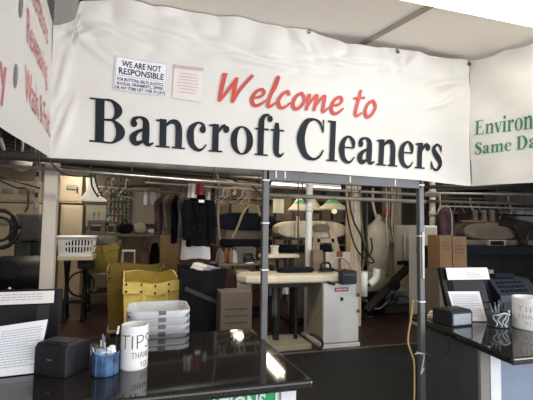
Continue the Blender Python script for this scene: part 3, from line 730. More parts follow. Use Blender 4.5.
# ---- support column, far wall furniture
a, b = F(53.6, 150, 5.0), F(46.6, 290, 5.0)
hw = .066
bot = b + (b-a)*((b.z)/(a.z-b.z)); topp = a + (a-b)*((3.05-a.z)/(a.z-b.z))
mb = MB(); mb.add([p + Vector((sx*hw, sy*hw, 0)) for p in (bot, topp) for sx, sy in ((-1, -1), (1, -1), (1, 1), (-1, 1))], [(0, 3, 2, 1), (4, 5, 6, 7), (0, 1, 5, 4), (1, 2, 6, 5), (2, 3, 7, 6), (3, 0, 4, 7)])
struct(mb.build('support_column', 'white_paint', None, bevel=.006))
def simple(name, label, cat, u0, v0, u1, v1, Y, dep, m, z0=None, bevel=.01, group=None):
    o = fb(MB(), u0, v0, u1, v1, Y, dep, z0).build(name, m, None, bevel=bevel)
    return tag(o, label, cat, group)
# wall of beige switch cabinets at the left
def wall_cabinet(label, u0, v0, u1, v1, Y, knobs, z0=None):
    x0, x1, za, zb = ext(u0, v0, u1, v1, Y); z0 = za if z0 is None else z0
    t = thing('wall_cabinet', label, 'cabinet', ((x0+x1)/2, Y, z0), 'beige cabinets on the left back wall')
    MB().bb(x0, x1, Y, 10.2, z0, zb).build('case', 'beige_panel', t, bevel=.01)
    d = MB().bb(x0+.04, x1-.04, Y-.02, Y, z0+.04, zb-.04).build('door', 'beige_panel', t, bevel=.006)
    for (k, q) in knobs:
        xx = x0+(x1-x0)*k; zz = z0+(zb-z0)*q
        MB().bb(xx-.10, xx+.10, Y-.05, Y-.02, zz-.05, zz+.05).build('vent_plate', 'galv', d, bevel=.004)
    MB().bb(x1-.10, x1-.07, Y-.05, Y-.02, (z0+zb)/2-.06, (z0+zb)/2+.06).build('handle', 'steel_dark', d)
    return t
wall_cabinet('wide beige wall cabinet with vent plates at the far left', -30, 180, 40, 202, 9.7, [(.55, .5), (.8, .5)])
wall_cabinet('beige wall cabinet below the vent cabinet at the far left', -30, 203, 40, 250, 9.7, [(.5, .8), (.75, .8)], 0)
wall_cabinet('narrow beige cabinet beside the white column at the back', 58, 176, 82, 203, 9.6, [(.6, .6)])
wall_cabinet('plain beige cabinet behind the laundry basket', 60, 205, 82, 246, 9.5, [], 0)
# grey conduit strip at u 32..38
x0, x1, za, zb = ext(33, 172, 38, 262, 9.4)
t = thing('conduit_post', 'grey slotted steel post beside the beige cabinets at left', 'post', ((x0+x1)/2, 9.4, 0))
MB().bb(x0, x1, 9.40, 9.46, 0, 3.05).build('channel', 'galv', t)
for k in range(6): MB().bb(x0+.02, x1-.02, 9.385, 9.40, 1.5+.22*k, 1.6+.22*k).build('switch_box', 'steel_dark' if k % 2 else 'steel_bright', t)
# ---- overhead pipes and conveyor rails
def pipe(label, u0, v0, Y0, u1, v1, Y1, r, m='galv', name='overhead_pipe', hang=True):
    a, b = F(u0, v0, Y0), F(u1, v1, Y1)
    t = thing(name, label, 'pipe', (a+b)/2, 'overhead pipes in the workroom')
    MB().tube([a, b], r, 10).build('run', m, t, smooth=True)
    if hang:
        for k in (.2, .5, .8):
            p = a.lerp(b, k); MB().tube([p, (p.x, p.y, 3.05)], .006, 6).build('hanger_rod', 'steel_dark', t)
    return t
pipe('bright clothes rail pipe running from the left wall to the door frame', -30, 163, 4.6, 264, 185.5, 4.6, .016, 'steel_bright')
pipe('long grey pipe crossing behind the frame opening, lower one', 268, 195, 5.6, 425, 202, 5.6, .032, 'galv')
pipe('long grey pipe crossing behind the frame opening, upper one', 262, 186, 5.9, 440, 196, 5.9, .026, 'galv')
pipe('thick dark duct just under the banner at left', -40, 152, 4.75, 262, 172.5, 4.75, .05, 'dim_grey', 'overhead_duct')
pipe('dark conveyor rail above the hanging garments', 60, 162, 7.4, 262, 180, 7.4, .05, 'steel_dark')
pipe('dark conveyor rail close below the banner at left', 50, 168, 7.8, 262, 187, 7.8, .035, 'dim_tan')
pipe('rusty pipe high behind the hanging garments', 90, 187, 8.6, 262, 198, 8.6, .03, 'dim_tan')
pipe('grey pipe sloping across the far left cabinets', -10, 174, 6.0, 40, 188, 6.4, .014, 'steel_dark', hang=False)
pipe('dark pipe along the top of the right workroom', 425, 187, 5.2, 560, 186, 5.2, .03, 'steel_dark')
pipe('grey pipe along the right workroom, second from top', 425, 193, 5.6, 560, 195, 5.6, .022, 'galv')
pipe('grey pipe along the right workroom, lowest', 425, 201, 6.0, 560, 205, 6.0, .028, 'dim_grey')
pipe('tan pipe just under the angled banner', 436, 189, 6.6, 560, 186, 6.6, .03, 'dim_tan')
pipe('dark pipe under the left side banner', -20, 146, 6.4, 48, 160, 6.4, .03, 'steel_dark')
pipe('thin grey pipe under the left side banner', -20, 152, 5.8, 60, 166, 5.8, .016, 'galv')
for (lab, u0, u1, Y, dep, z0, z1, m) in [
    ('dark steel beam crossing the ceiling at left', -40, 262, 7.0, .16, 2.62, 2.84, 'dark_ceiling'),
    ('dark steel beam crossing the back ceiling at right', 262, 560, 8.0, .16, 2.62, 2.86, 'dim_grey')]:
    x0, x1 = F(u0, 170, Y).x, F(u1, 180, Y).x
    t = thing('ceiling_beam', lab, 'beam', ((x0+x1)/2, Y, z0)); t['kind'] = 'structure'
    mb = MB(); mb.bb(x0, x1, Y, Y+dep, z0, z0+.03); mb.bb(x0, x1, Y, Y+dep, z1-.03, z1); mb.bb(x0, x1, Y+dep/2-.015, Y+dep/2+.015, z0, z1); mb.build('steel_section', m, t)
    for k in range(5):
        x = x0 + (x1-x0)*(k+.5)/5; MB().tube([(x, Y+dep/2, z1), (x, Y+dep/2, 3.05)], .02, 6).build('hanger_rod', 'steel_dark', t)
# back wall boards: dim wall behind the centre with shelves
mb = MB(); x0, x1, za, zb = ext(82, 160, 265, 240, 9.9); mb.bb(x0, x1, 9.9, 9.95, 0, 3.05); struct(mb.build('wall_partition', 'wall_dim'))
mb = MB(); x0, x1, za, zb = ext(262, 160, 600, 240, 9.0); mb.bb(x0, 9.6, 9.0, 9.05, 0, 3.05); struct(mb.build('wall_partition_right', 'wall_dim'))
def board(name, label, cat, u0, v0, u1, v1, Y, m):
    x0, x1, za, zb = ext(u0, v0, u1, v1, Y)
    t = thing(name, label, cat, ((x0+x1)/2, Y, za))
    MB().bb(x0, x1, Y, Y+.03, za, zb).build('panel', m, t)
    MB().bb(x0-.02, x1+.02, Y-.015, Y+.02, zb-.03, zb+.02).build('top_rail', 'steel_dark', t)
    return t, (x0, x1, za, zb)
# thread rack
t, (x0, x1, za, zb) = board('thread_rack', 'wall board with rows of coloured thread spools at the back', 'rack', 107, 186, 131, 226, 9.6, 'pegboard')
sm = ['teal', 'thread_green', 'thread_grey', 'thread_red', 'thread_cream', 'thread_blue', 'thread_brown']; rnm = ['top', 'second', 'third', 'fourth', 'bottom']; cnm = ['first', 'second', 'third', 'fourth', 'fifth', 'sixth']
rr = random.Random(5)
for j in range(5):
    z = zb - .12 - j*(zb-za-.2)/4.4
    MB().bb(x0, x1, 9.50, 9.60, z-.06, z-.045).build('spool_ledge', 'shelf_dark', t)
    for i in range(6):
        k = rr.choice(sm); x = x0 + .05 + (x1-x0-.1)*i/5
        s = thing('thread_spool', '%s thread spool, %s from the left on the %s row of the back rack' % (k.replace('thread_', ''), cnm[i], rnm[j]), 'spool', (x, 9.55, z-.045), 'thread spools on the back wall rack')
        MB().lathe((x, 9.55, z-.045), [(.032, 0), (.032, .012), (.014, .02), (.012, .10), (.02, .105), (.02, .115)], 10).build('cone', 'thread_cream', s)
        MB().lathe((x, 9.55, z-.028), [(.034, 0), (.030, .05), (.020, .075)], 10).build('thread', k, s)
t, (x0, x1, za, zb) = board('wall_board', 'plain pale board on the back wall behind two hanging white bottles', 'board', 132, 186, 160, 224, 9.6, 'pale_board')
t, (x0, x1, za, zb) = board('wall_board', 'pale cluttered board behind the white hanging shade', 'board', 86, 203, 106, 226, 9.6, 'pale_board')
# two spray bottles / white hanging tools
for i, (u0, v0, u1, v1) in enumerate([(143.5, 189, 147.5, 205), (149.5, 187, 156, 204)]):
    x0, x1, za, zb = ext(u0, v0, u1, v1, 8.6); cx = (x0+x1)/2; w = (x1-x0)/2
    t = thing('hanging_bottle', ['white bottle hanging by a hook before the pale board, left one', 'tan and white bottle hanging by a hook before the pale board, right one'][i], 'bottle', (cx, 8.6, za))
    MB().lathe((cx, 8.6, za), [(w*.8, 0), (w*.9, .02), (w*.9, (zb-za)*.55), (w*.35, (zb-za)*.72), (w*.35, (zb-za)*.82)], 14).build('bottle_body', 'white_plastic' if i == 0 else 'dim_white', t, smooth=True)
    MB().bb(cx-w, cx+w*.6, 8.58, 8.62, za+(zb-za)*.82, zb).build('trigger_head', 'copper' if i else 'spool_white', t, bevel=.008)
    MB().tube([(cx, 8.6, zb), (cx, 8.6, zb+.25), (cx+.02, 8.6, 2.42)], .008, 6).build('hook', 'steel_dark', t)
# long back shelf at v ~ 234
Y = 8.3
xs0, xs1, za, zb = ext(84, 232, 168, 236, Y); zs = F(126, 234, Y).z
t = thing('back_bench', 'long dark work bench at the back holding bags and bundles', 'bench', ((xs0+xs1)/2, Y, 0))
MB().bb(xs0, xs1, Y, Y+.7, zs-.05, zs).build('bench_top', 'shelf_dark', t, bevel=.008)
for x in (xs0+.06, xs1-.06):
    for y in (Y+.06, Y+.64): MB().bb(x-.03, x+.03, y-.03, y+.03, 0, zs-.05).build('leg', 'iron', t)
MB().bb(xs0+.05, xs1-.05, Y+.05, Y+.65, .30, .33).build('lower_shelf', 'shelf_dark', t)
def sack(name, label, cat, u0, v0, u1, v1, Y, m, z0, dep=.3, seed=0, parts=None):
    """soft bag: rounded lumpy body with a gathered top"""
    x0, x1, za, zb = ext(u0, v0, u1, v1, Y); w = (x1-x0)/2; h = zb-z0; rr = random.Random(seed)
    c = Vector(((x0+x1)/2, Y+dep/2, z0)); t = thing(name, label, cat, c)
    bm = bmesh.new(); bmesh.ops.create_icosphere(bm, subdivisions=3, radius=1); p = [rr.uniform(0, 6) for _ in range(4)]
    for v in bm.verts:
        k = 1 + .08*sin(4*v.co.x+p[0])*sin(4*v.co.z+p[1]) + .05*sin(9*v.co.x+p[2]+5*v.co.z)
        s = lambda q: math.copysign(abs(q)**.65, q)
        v.co = Vector((s(v.co.x)*w*k, s(v.co.y)*dep/2*k, (s(v.co.z)*.5+.5)*h))
        v.co.z = max(0, v.co.z)
    mb = MB(); mb.add([v.co + c for v in bm.verts], [tuple(q.index for q in f.verts) for f in bm.faces]); bm.free()
    mb.build('bag_body', m, t, smooth=True)
    if parts == 'handles':
        for y in (-.05, .05): MB().tube([c+Vector((-w*.4, y, h*.95)), c+Vector((-w*.25, y, h*1.25)), c+Vector((w*.25, y, h*1.25)), c+Vector((w*.4, y, h*.95))], .012, 6, smooth=4).build('handle', m, t, smooth=True)
    return t
sack('black_bag', 'black bag on the back bench', 'bag', 117, 223.5, 132, 234, Y+.1, 'jacket_black', zs, .3, 1, 'handles')
sack('cloth_bundle', 'pale beige cloth bundle on the back bench beside the black bag', 'bundle', 133.5, 222.5, 146, 234.2, Y+.1, 'pale_board', zs, .3, 2)
sack('cloth_bundle', 'flat pale cloth bundle at the right end of the back bench', 'bundle', 147, 229, 160, 234.5, Y+.1, 'dim_white', zs, .3, 3)
def sewing_machine(label, u0, v0, u1, Y, z0, m):
    x0, x1, za, zb = ext(u0, v0, u1, v0+10, Y); h = F((u0+u1)/2, v0, Y).z - z0; w = x1-x0; c = Vector(((x0+x1)/2, Y+.12, z0))
    t = thing('sewing_machine', label, 'sewing machine', c)
    MB().bb(x0, x1, Y+.03, Y+.21, z0, z0+h*.16).build('bed', m, t, bevel=.01)
    mb = MB(); mb.bb(x1-w*.24, x1, Y+.05, Y+.19, z0+h*.16, z0+h*.9); mb.build('pillar', m, t, bevel=.015)
    MB().bb(x0+w*.05, x1, Y+.06, Y+.18, z0+h*.68, z0+h).build('arm', m, t, bevel=.02)
    MB().bb(x0+w*.05, x0+w*.22, Y+.07, Y+.17, z0+h*.42, z0+h*.7).build('needle_head', m, t, bevel=.01)
    MB().tube([(x0+w*.13, Y+.12, z0+h*.45), (x0+w*.13, Y+.12, z0+h*.17)], .006, 6).build('needle_bar', 'steel_bright', t)
    MB().lathe((x1+.03, Y+.12, z0+h*.78), [(.02, -.03), (h*.17, -.02), (h*.17, .02), (.02, .03)], 16, axis='X').build('hand_wheel', 'steel_dark', t)
    for k in (.35, .6): MB().lathe((x0+w*k, Y+.12, z0+h), [(.012, 0), (.012, .08), (.03, .08), (.02, .16)], 8).build('thread_pin', 'thread_cream', t)
    return t
sewing_machine('grey sewing machine at the left end of the back bench', 86, 220, 105, Y+.05, zs, 'dim_grey')
sewing_machine('pale sewing machine in the middle of the back bench', 105.5, 224, 116, Y+.25, zs, 'dim_tan')
# things on the floor / low below the bench
t = sack('red_bag', 'dark red bag below the back bench', 'bag', 137, 250, 151, 262, 8.45, 'thread_red', .33, .3, 4, 'handles')
t0_ = F(128.5, 255, 7.6)
t = thing('step_stool', 'small white stool below the back bench', 'stool', (t0_.x, 7.75, 0))
zt = F(128.5, 250.5, 7.6).z
MB().bb(t0_.x-.12, t0_.x+.12, 7.62, 7.88, zt-.03, zt).build('seat', 'dim_white', t, bevel=.01)
for sx in (-1, 1):
    for sy in (-1, 1): MB().tube([(t0_.x+sx*.10, 7.75+sy*.10, zt-.03), (t0_.x+sx*.13, 7.75+sy*.12, 0)], .014, 6).build('leg', 'dim_white', t)
MB().bb(t0_.x-.115, t0_.x+.115, 7.66, 7.69, zt*.5, zt*.5+.03).build('stretcher', 'dim_white', t)
def carton(name, label, u0, v0, u1, v1, Y, dep, m, z0=0., lines=3, tape=True, seed=1, rz=0., flaps=False):
    x0, x1, za, zb = ext(u0, v0, u1, v1, Y); t = thing(name, label, 'box', ((x0+x1)/2, Y+dep/2, z0))
    MB().bb(x0, x1, Y, Y+dep, z0, zb).build('carton', m, t, bevel=.004)
    if tape: MB().bb((x0+x1)/2-.03, (x0+x1)/2+.03, Y-.002, Y+dep+.002, zb-.10, zb+.002).build('tape', 'cardboard_orange' if m != 'cardboard_orange' else 'cardboard', t)
    if lines:
        rr = random.Random(seed); w = x1-x0; h = min(zb-z0, w*1.3)
        for k in range(lines):
            mb = MB(); z = zb - h*(.42+.16*k); s = x0 + w*.15
            while s < x1-w*.2:
                e = s + w*(.05+.08*rr.random()); mb.bb(s, e, Y-.003, Y-.0005, z, z+h*.035); s = e+w*.025
            mb.build('printed_line', 'print_brown', t)
    if flaps:
        MB().prism([(x0, Y, zb), (x1, Y, zb), (x1, Y-.05, zb+.06), (x0, Y-.05, zb+.06)], (0, .004, 0)).build('flap', m, t)
    return t
carton('cardboard_box', 'orange-brown cardboard box on the floor behind the hanging garments', 160.5, 236, 179, 264, 7.9, .4, 'cardboard_orange', 0, 0)
carton('cardboard_box', 'narrow orange cardboard box behind the white column', 36, 242, 45, 268, 7.6, .3, 'cardboard_orange', 0, 0)

# ---- hanging white shade at left
def cone_shade(name, label, ua, va, ub0, ub1, vb, Y, m, mt=None, cordtop=3.05, bulb=None, squash=.8, neck=None):
    a = F(ua, va, Y); b0, b1 = F(ub0, vb, Y), F(ub1, vb, Y); c = (b0+b1)/2; R0 = (b1.x-b0.x)/2; h = a.z - c.z
    t = thing(name, label, 'lamp', (c.x, Y, c.z))
    n = 28; top = .16 if neck is None else neck
    prof = [(R0, 0), (R0*.98, .012), (R0*(.55+top*.3)*(.62 if neck else 1), h*.42), (R0*top, h)]
    vs = []; m_ = len(prof)
    for r, z in prof:
        off = (a.x-c.x)*(z/h)
        for k in range(n): vs.append(Vector((c.x+off+r*cos(2*pi*k/n), Y+squash*r*sin(2*pi*k/n), c.z+z)))
    fs = [(i*n+k, i*n+(k+1) % n, (i+1)*n+(k+1) % n, (i+1)*n+k) for i in range(m_-1) for k in range(n)]
    MB().add(vs, fs).build('lamp_shade', m, t, solid=.006, smooth=True)
    if mt:
        vs2 = []
        for f0, f1 in ((.52, 1.0),):
            for z in (h*f0, h*f1):
                r = R0*(.60 if f0 == z/h else top)*1.04; off = (a.x-c.x)*(z/h)
                r = (R0*(.55+top*.3)*(1-(z/h-.42)/.58) + R0*top*((z/h-.42)/.58))*1.03
                for k in range(n): vs2.append(Vector((c.x+off+r*cos(2*pi*k/n), Y+squash*r*sin(2*pi*k/n)-.002, c.z+z)))
        MB().add(vs2, [(k, (k+1) % n, n+(k+1) % n, n+k) for k in range(n)]).build('shade_top', mt, t, smooth=True, label='green upper band')
    MB().tube([a, (a.x, Y, cordtop)], .010, 6).build('cord', 'steel_dark', t)
    if bulb: MB().lathe((c.x, Y, c.z-.09), [(0, 0), (.05, .03), (.055, .06), (.03, .10), (.02, .16)], 14).build('light_bulb', 'bulb', t, smooth=True)
    return t
cone_shade('pendant_shade', 'white flared pendant shade with dark straps hanging at left', 90.5, 178, 79.5, 107, 201, 5.6, 'shade_added_glow', None, neck=.32)
tt = bpy.data.objects['pendant_shade']
for du in (0, 5): 
    MB().tube([F(91+du*.6, 172, 5.45), F(92+du, 186, 5.42), F(98+du, 197, 5.38)], .012, 6, smooth=4).build('strap', 'hose_black', tt, smooth=True)
# white dome under the left banner
p = F(21, 158, 6.2); R0 = (F(34, 160, 6.2).x - F(9, 160, 6.2).x)/2
t = thing('dome_lamp', 'pale round dome lamp hanging under the left side banner', 'lamp', (p.x, 6.2, p.z-.2))
MB().lathe((p.x, 6.2, p.z-.2), [(0, 0), (R0*.55, .03), (R0*.88, .10), (R0, .20), (R0*.96, .22)], 28).build('dome', 'dim_white', t, smooth=True)
MB().tube([(p.x, 6.2, p.z), (p.x, 6.2, 3.05)], .03, 8).build('stem', 'steel_dark', t)

# ---- dark garment press at the far left
Y = 6.4
x0, x1, za, zb = ext(8, 213.5, 42, 242, Y)
t = thing('garment_press', 'garment press with large charcoal padded head at the far left', 'press', ((x0+x1)/2, Y+.3, 0))
MB().prism([(x0, Y, za), (x1, Y, za+.02), (x1-.03, Y, zb), (x0+.02, Y, zb)], (0, .6, 0)).build('press_head', 'pad_charcoal', t, bevel=.03, seg=3)
X0, X1, zA, zB = ext(12, 242, 37, 266, Y)
MB().bb(X0, X1-.1, Y+.06, Y+.56, zA, za-.005).build('pad_cover', 'pad_charcoal', t, bevel=.03, seg=3)
MB().bb(X1-.10, X1, Y+.1, Y+.5, zA, za-.005).build('side_frame', 'iron', t, bevel=.01)
MB().bb(X0-.1, X1+.1, Y+.0, Y+.66, .12, zA).build('lower_body', 'iron', t, bevel=.02)
for sx in (X0-.04, X1+.04):
    for sy in (Y+.06, Y+.6): MB().bb(sx-.04, sx+.04, sy-.04, sy+.04, 0, .13).build('foot', 'iron', t)
p = F(1, 229, Y); q = [(p.x+.24*cos(a*.35), Y-.06, p.z+.26*sin(a*.35)) for a in range(19)]
MB().tube(q, .03, 8).build('hose_ring', 'hose_black', t, smooth=True)
q = [(p.x+.15*cos(a*.35), Y-.05, p.z+.16*sin(a*.35)) for a in range(19)]
MB().tube(q, .02, 8).build('hose_ring', 'hose_black', t, smooth=True)
# grey drum below
p = F(22, 268, 5.6)
t = thing('steam_boiler', 'low dark grey drum lying below the charcoal press', 'boiler', (p.x, 5.7, 0))
x0, x1, za, zb = ext(-10, 257, 45, 285, 5.6)
MB().lathe((x0, 5.8, zb-.22), [(0, 0), (.2, .02), (.22, .06), (.22, x1-x0-.06), (.2, x1-x0-.02), (0, x1-x0)], 26, axis='X').build('drum', 'iron', t, smooth=True)
for x in (x0+.2, x1-.2): MB().bb(x-.05, x+.05, 5.65, 5.95, 0, zb-.36).build('leg', 'iron', t)
MB().lathe((F(10, 264, 5.55).x, 5.56, zb-.15), [(.0, 0), (.11, .0), (.11, .05), (.05, .07)], 18, axis='Y').build('end_valve', 'iron', t)

# ---- treadle table with laundry basket
Y = 7.3
x0, x1, za, zb = ext(57, 255, 93, 260, Y); zt = F(75, 256, Y).z
t = thing('treadle_table', 'pale topped table on black iron treadle legs holding the laundry basket', 'table', ((x0+x1)/2, Y+.25, 0))
MB().bb(x0, x1, Y, Y+.5, zt-.075, zt).build('table_top', 'enamel_cream', t, bevel=.01)
for sx in (x0+.12, x1-.14):
    mb = MB()
    for sy in (Y+.05, Y+.45): mb.tube([(sx, Y+.25, zt*.55), (sx, sy, zt-.075)], .028, 6); mb.tube([(sx, Y+.25, zt*.55), (sx, sy, .03)], .028, 6)
    mb.bb(sx-.03, sx+.03, Y, Y+.5, 0, .04); mb.tube([(sx, Y+.05, zt*.3), (sx, Y+.45, zt*.3)], .02, 6)
    mb.build('leg', 'iron', t)
MB().bb(x0+.12, x1-.14, Y+.2, Y+.3, .28, .33).build('treadle_bar', 'iron', t)
MB().lathe((x0+.35, Y+.2, zt*.55), [(.19, -.015), (.22, -.015), (.22, .015), (.19, .015)], 22, axis='Y', cap=False).build('fly_wheel', 'iron', t)
MB().bb(x0+.3, x0+.55, Y+.05, Y+.2, zt-.22, zt-.08).build('motor', 'iron', t, bevel=.02)
bx0, bx1, bza, bzb = ext(57, 237, 93.5, 256, Y+.04)
bk = thing('laundry_basket', 'white slotted plastic laundry basket on the treadle table', 'basket', ((bx0+bx1)/2, Y+.25, zt))
hB = bzb-zt; mb = MB(); ya, yb = Y+.05, Y+.45
tap = .05
def wall(xa, ya_, xb, yb_, n):
    A, B = Vector((xa, ya_, 0)), Vector((xb, yb_, 0)); ctr = Vector(((bx0+bx1)/2, Y+.25, 0))
    def pt(s, k):
        p = A.lerp(B, s); q = ctr + (p-ctr)*(1-.10*(1-k)); return Vector((q.x, q.y, zt+.002+hB*k))
    def quad(s0, s1, k0, k1):
        P = [pt(s0, k0), pt(s1, k0), pt(s1, k1), pt(s0, k1)]; nn = (P[1]-P[0]).cross(P[3]-P[0]).normalized()*.006
        mb.prism(P, nn)
    for k0, k1 in ((0, .16), (.46, .54), (.84, 1)): quad(0, 1, k0, k1)
    for i in range(n+1):
        s = i/n; quad(max(0, s-.022), min(1, s+.022), .16, .84)
wall(bx0, ya, bx1, ya, 11); wall(bx1, ya, bx1, yb, 7); wall(bx1, yb, bx0, yb, 11); wall(bx0, yb, bx0, ya, 7)
mb.build('basket_wall', 'white_plastic', bk)
MB().bb(bx0+.04, bx1-.04, ya+.02, yb-.02, zt+.001, zt+.008).build('basket_floor', 'white_plastic', bk)
mb = MB(); z = zt+hB
for a, b in (((bx0-.02, ya-.02), (bx1+.02, ya-.02)), ((bx1+.02, ya-.02), (bx1+.02, yb+.02)), ((bx1+.02, yb+.02), (bx0-.02, yb+.02)), ((bx0-.02, yb+.02), (bx0-.02, ya-.02))): mb.tube([(*a, z), (*b, z)], .016, 8)
mb.build('rim', 'white_plastic', bk)
o = crumple('dark_filler', 'dark cloth heap added inside the white laundry basket to darken its slots', 'clothes', ((bx0+bx1)/2, Y+.25, zt+.012), 1, 'jacket_black', 77, 1)  # heap put in so the basket slots read dark
o.scale = ((bx1-bx0)*.30, .12, hB*.36); o.location.z = zt+.012 + hB*.02
# ---- canvas carts
def canvas_cart(label, corners, zt_f, zt_b, m, mr, base=.18, sag=.02):
    """corners: front-left, front-right, back-right, back-left (x,y) of the rim"""
    P = [Vector((x, y, 0)) for x, y in corners]; c = sum(P, Vector())/4
    t = thing('laundry_cart', label, 'cart', (c.x, c.y, 0), 'canvas laundry carts')
    n = 14
    def rim(i, k, inn=0.):
        A, B = P[i], P[(i+1) % 4]; p = A.lerp(B, k)
        p = c + (p-c)*(1-inn)
        fr_ = zt_f if i == 0 else zt_b if i == 2 else None
        z = fr_ if fr_ is not None else (zt_f + (zt_b-zt_f)*(k if i == 1 else 1-k))
        z += -sag*sin(pi*k)**2*.5 + .012*sin(9*k+i)
        return p, z
    mb = MB(); inner = MB(); rmb = MB()
    for i in range(4):
        def outer(s, k, i=i):
            p, z = rim(i, s); q = c + (p-c)*(.88+.12*k); bul = 1+.03*sin(pi*k)*sin(7*s+i)
            q = c + (q-c)*bul; return Vector((q.x, q.y, base + (z-base)*k))
        mb.grid(outer, n, 10)
        def inn(s, k, i=i):
            p, z = rim(i, s, .03); q = c + (p-c)*(.86+.14*k) ; return Vector((q.x, q.y, base+.03 + (z-base-.03)*k))
        inner.grid(inn, n, 6)
        def band(s, k, i=i):
            p, z = rim(i, s); q = c + (p-c)*(1.015 + .008*sin(11*s)); return Vector((q.x, q.y, z - .13*(1-k) + .008 - .01*sin(5*s)))
        rmb.grid(band, n, 2)
        def lip(s, k, i=i):
            p, z = rim(i, s); q = c + (p-c)*(1.015 - .045*k); return Vector((q.x, q.y, z+.008))
        rmb.grid(lip, n, 1)
    B = [c + (p-c)*.87 for p in P]
    inner.add([Vector((b.x, b.y, base+.04)) for b in B], [(0, 1, 2, 3)])
    tub = mb.build('canvas_tub', m, t, smooth=True)
    inner.build('lining', 'canvas_inner_shade' if m == 'canvas_yellow' else m, tub, smooth=True)
    band_o = rmb.build('rim_band', mr, t, smooth=True)
    for i in (0, 1, 3):
        for s in ((.06, .30, .52, .74, .95) if i == 0 else (.2, .5, .8)):
            for dz in (-.02, -.10):
                p, z = rim(i, s); q = c + (p-c)*1.03
                MB().lathe((q.x, q.y, z+dz), [(0, -.012), (.011, -.008), (.013, .004)], 8, axis='Y').build('rivet', 'iron', band_o)
    for s in (.33, .36, .72):
        def strap(a, k, s=s):
            p, z = rim(0, s-.02+.04*a); q = c + (p-c)*(.90+.125*k); return Vector((q.x, q.y-.004, base+(z-base)*k))
        MB().grid(strap, 2, 6).build('strap', mr, t, smooth=True)
    mb = MB()
    for b in range(4): mb.tube([(B[b].x, B[b].y, base-.02), (B[(b+1) % 4].x, B[(b+1) % 4].y, base-.02)], .025, 6)
    mb.build('base_frame', 'wood_post', t)
    for b in B:
        w = MB(); w.lathe((c.x+(b.x-c.x)*.9, c.y+(b.y-c.y)*.9, .055), [(.0, -.018), (.052, -.018), (.055, 0), (.052, .018), (0, .018)], 14, axis='X'); w.tube([(c.x+(b.x-c.x)*.9, c.y+(b.y-c.y)*.9, .1), (c.x+(b.x-c.x)*.9, c.y+(b.y-c.y)*.9, base-.02)], .014, 6)
        w.build('caster', 'iron', t)
    return t
def cart_px(label, u0, u1, vf, ub0, ub1, vb, Yf, Yb_, m, mr, **k):
    a, b = F(u0, vf, Yf), F(u1, vf, Yf); c, d = F(ub1, vb, Yb_), F(ub0, vb, Yb_)
    return canvas_cart(label, [(a.x, Yf), (b.x, Yf), (c.x, Yb_), (d.x, Yb_)], (a.z+b.z)/2, (c.z+d.z)/2, m, mr, **k)
cart_px('bright yellow canvas laundry cart behind the stack of white trays', 123.5, 183.5, 282.5, 124, 172, 271, 4.9, 5.65, 'canvas_yellow', 'canvas_rim')
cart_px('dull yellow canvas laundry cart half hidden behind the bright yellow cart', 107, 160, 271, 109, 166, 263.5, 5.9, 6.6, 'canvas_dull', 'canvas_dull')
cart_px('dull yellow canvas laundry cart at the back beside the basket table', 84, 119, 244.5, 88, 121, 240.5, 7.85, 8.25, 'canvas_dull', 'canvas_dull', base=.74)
sack('grey_cloth_pile', 'dark grey cloth heaped in the rear canvas cart', 'cloth', 93, 236, 118, 246, 7.86, 'cloth_grey', F(100, 244, 7.85).z-.05, .3, 7)
# ---- stack of nested white trays
zb0 = .745; ZS = .042
p0 = F(126, 327, 2.55); p1 = F(190, 327, 2.55)
cxT, wT, dT, hT = (p0.x+p1.x)/2, (p1.x-p0.x)*1.02, .34, .16
cyT = 2.55 + dT/2
def rr_pts(w, d, r, z, n=5):
    out = []
    for (sx, sy, a0) in ((1, 1, 0), (-1, 1, pi/2), (-1, -1, pi), (1, -1, 3*pi/2)):
        for k in range(n+1):
            q = a0 + pi/2*k/n; out.append(Vector((sx*(w/2-r) + r*cos(q), sy*(d/2-r) + r*sin(q), z)))
    return out
def tray(i, z0):
    names = ['top white tray of the nested stack behind the left counter', 'second white tray down in the nested stack', 'third white tray down in the nested stack', 'fourth white tray down in the nested stack', 'fifth white tray down in the nested stack', 'bottom white tray of the nested stack']
    o = Vector((cxT, cyT, z0)); t = thing('laundry_tray', names[i], 'tray', o, 'nested white trays behind the left counter')
    L = [rr_pts(wT*.80, dT*.78, .05, 0), rr_pts(wT*.92, dT*.89, .06, hT-.045), rr_pts(wT*.925, dT*.895, .06, hT-.024), rr_pts(wT, dT, .07, hT-.022), rr_pts(wT, dT, .07, hT), rr_pts(wT*.95, dT*.93, .06, hT), rr_pts(wT*.91, dT*.90, .06, hT-.05), rr_pts(wT*.79, dT*.76, .05, .008)]
    m = len(L[0]); mb = MB(); vs = [o+p for l in L for p in l]
    fs = [(j*m+k, j*m+(k+1) % m, (j+1)*m+(k+1) % m, (j+1)*m+k) for j in range(len(L)-1) for k in range(m)] + [tuple(range(m))[::-1], tuple((len(L)-1)*m+k for k in range(m))]
    mb.add(vs, fs).build('tray_shell', 'trays_grey' if i else 'white_plastic', t, smooth=False, bevel=0)
    for sy in (-1,):
        MB().bb(cxT-.022+.02, cxT+.022+.02, cyT+sy*dT/2-.005, cyT+sy*dT/2+.002, z0+hT-.022, z0+hT+.003).build('handle', 'grey_plastic', t, bevel=.003)
    return t
ntop = F(158, 311.5, 2.55).z
base_z = zb0
k = 0
zs_list = []
z = ntop - hT
while z >= zb0-.08 and k < 5: zs_list.append(z); z -= ZS; k += 1
shift = zs_list[-1] - zb0
for i, z in enumerate(zs_list): tray(i, z)
# raise the hidden shelf to meet the lowest tray
for o in bpy.data.objects:
    if o.name.startswith('back_shelf'): o.location.z += shift - .004
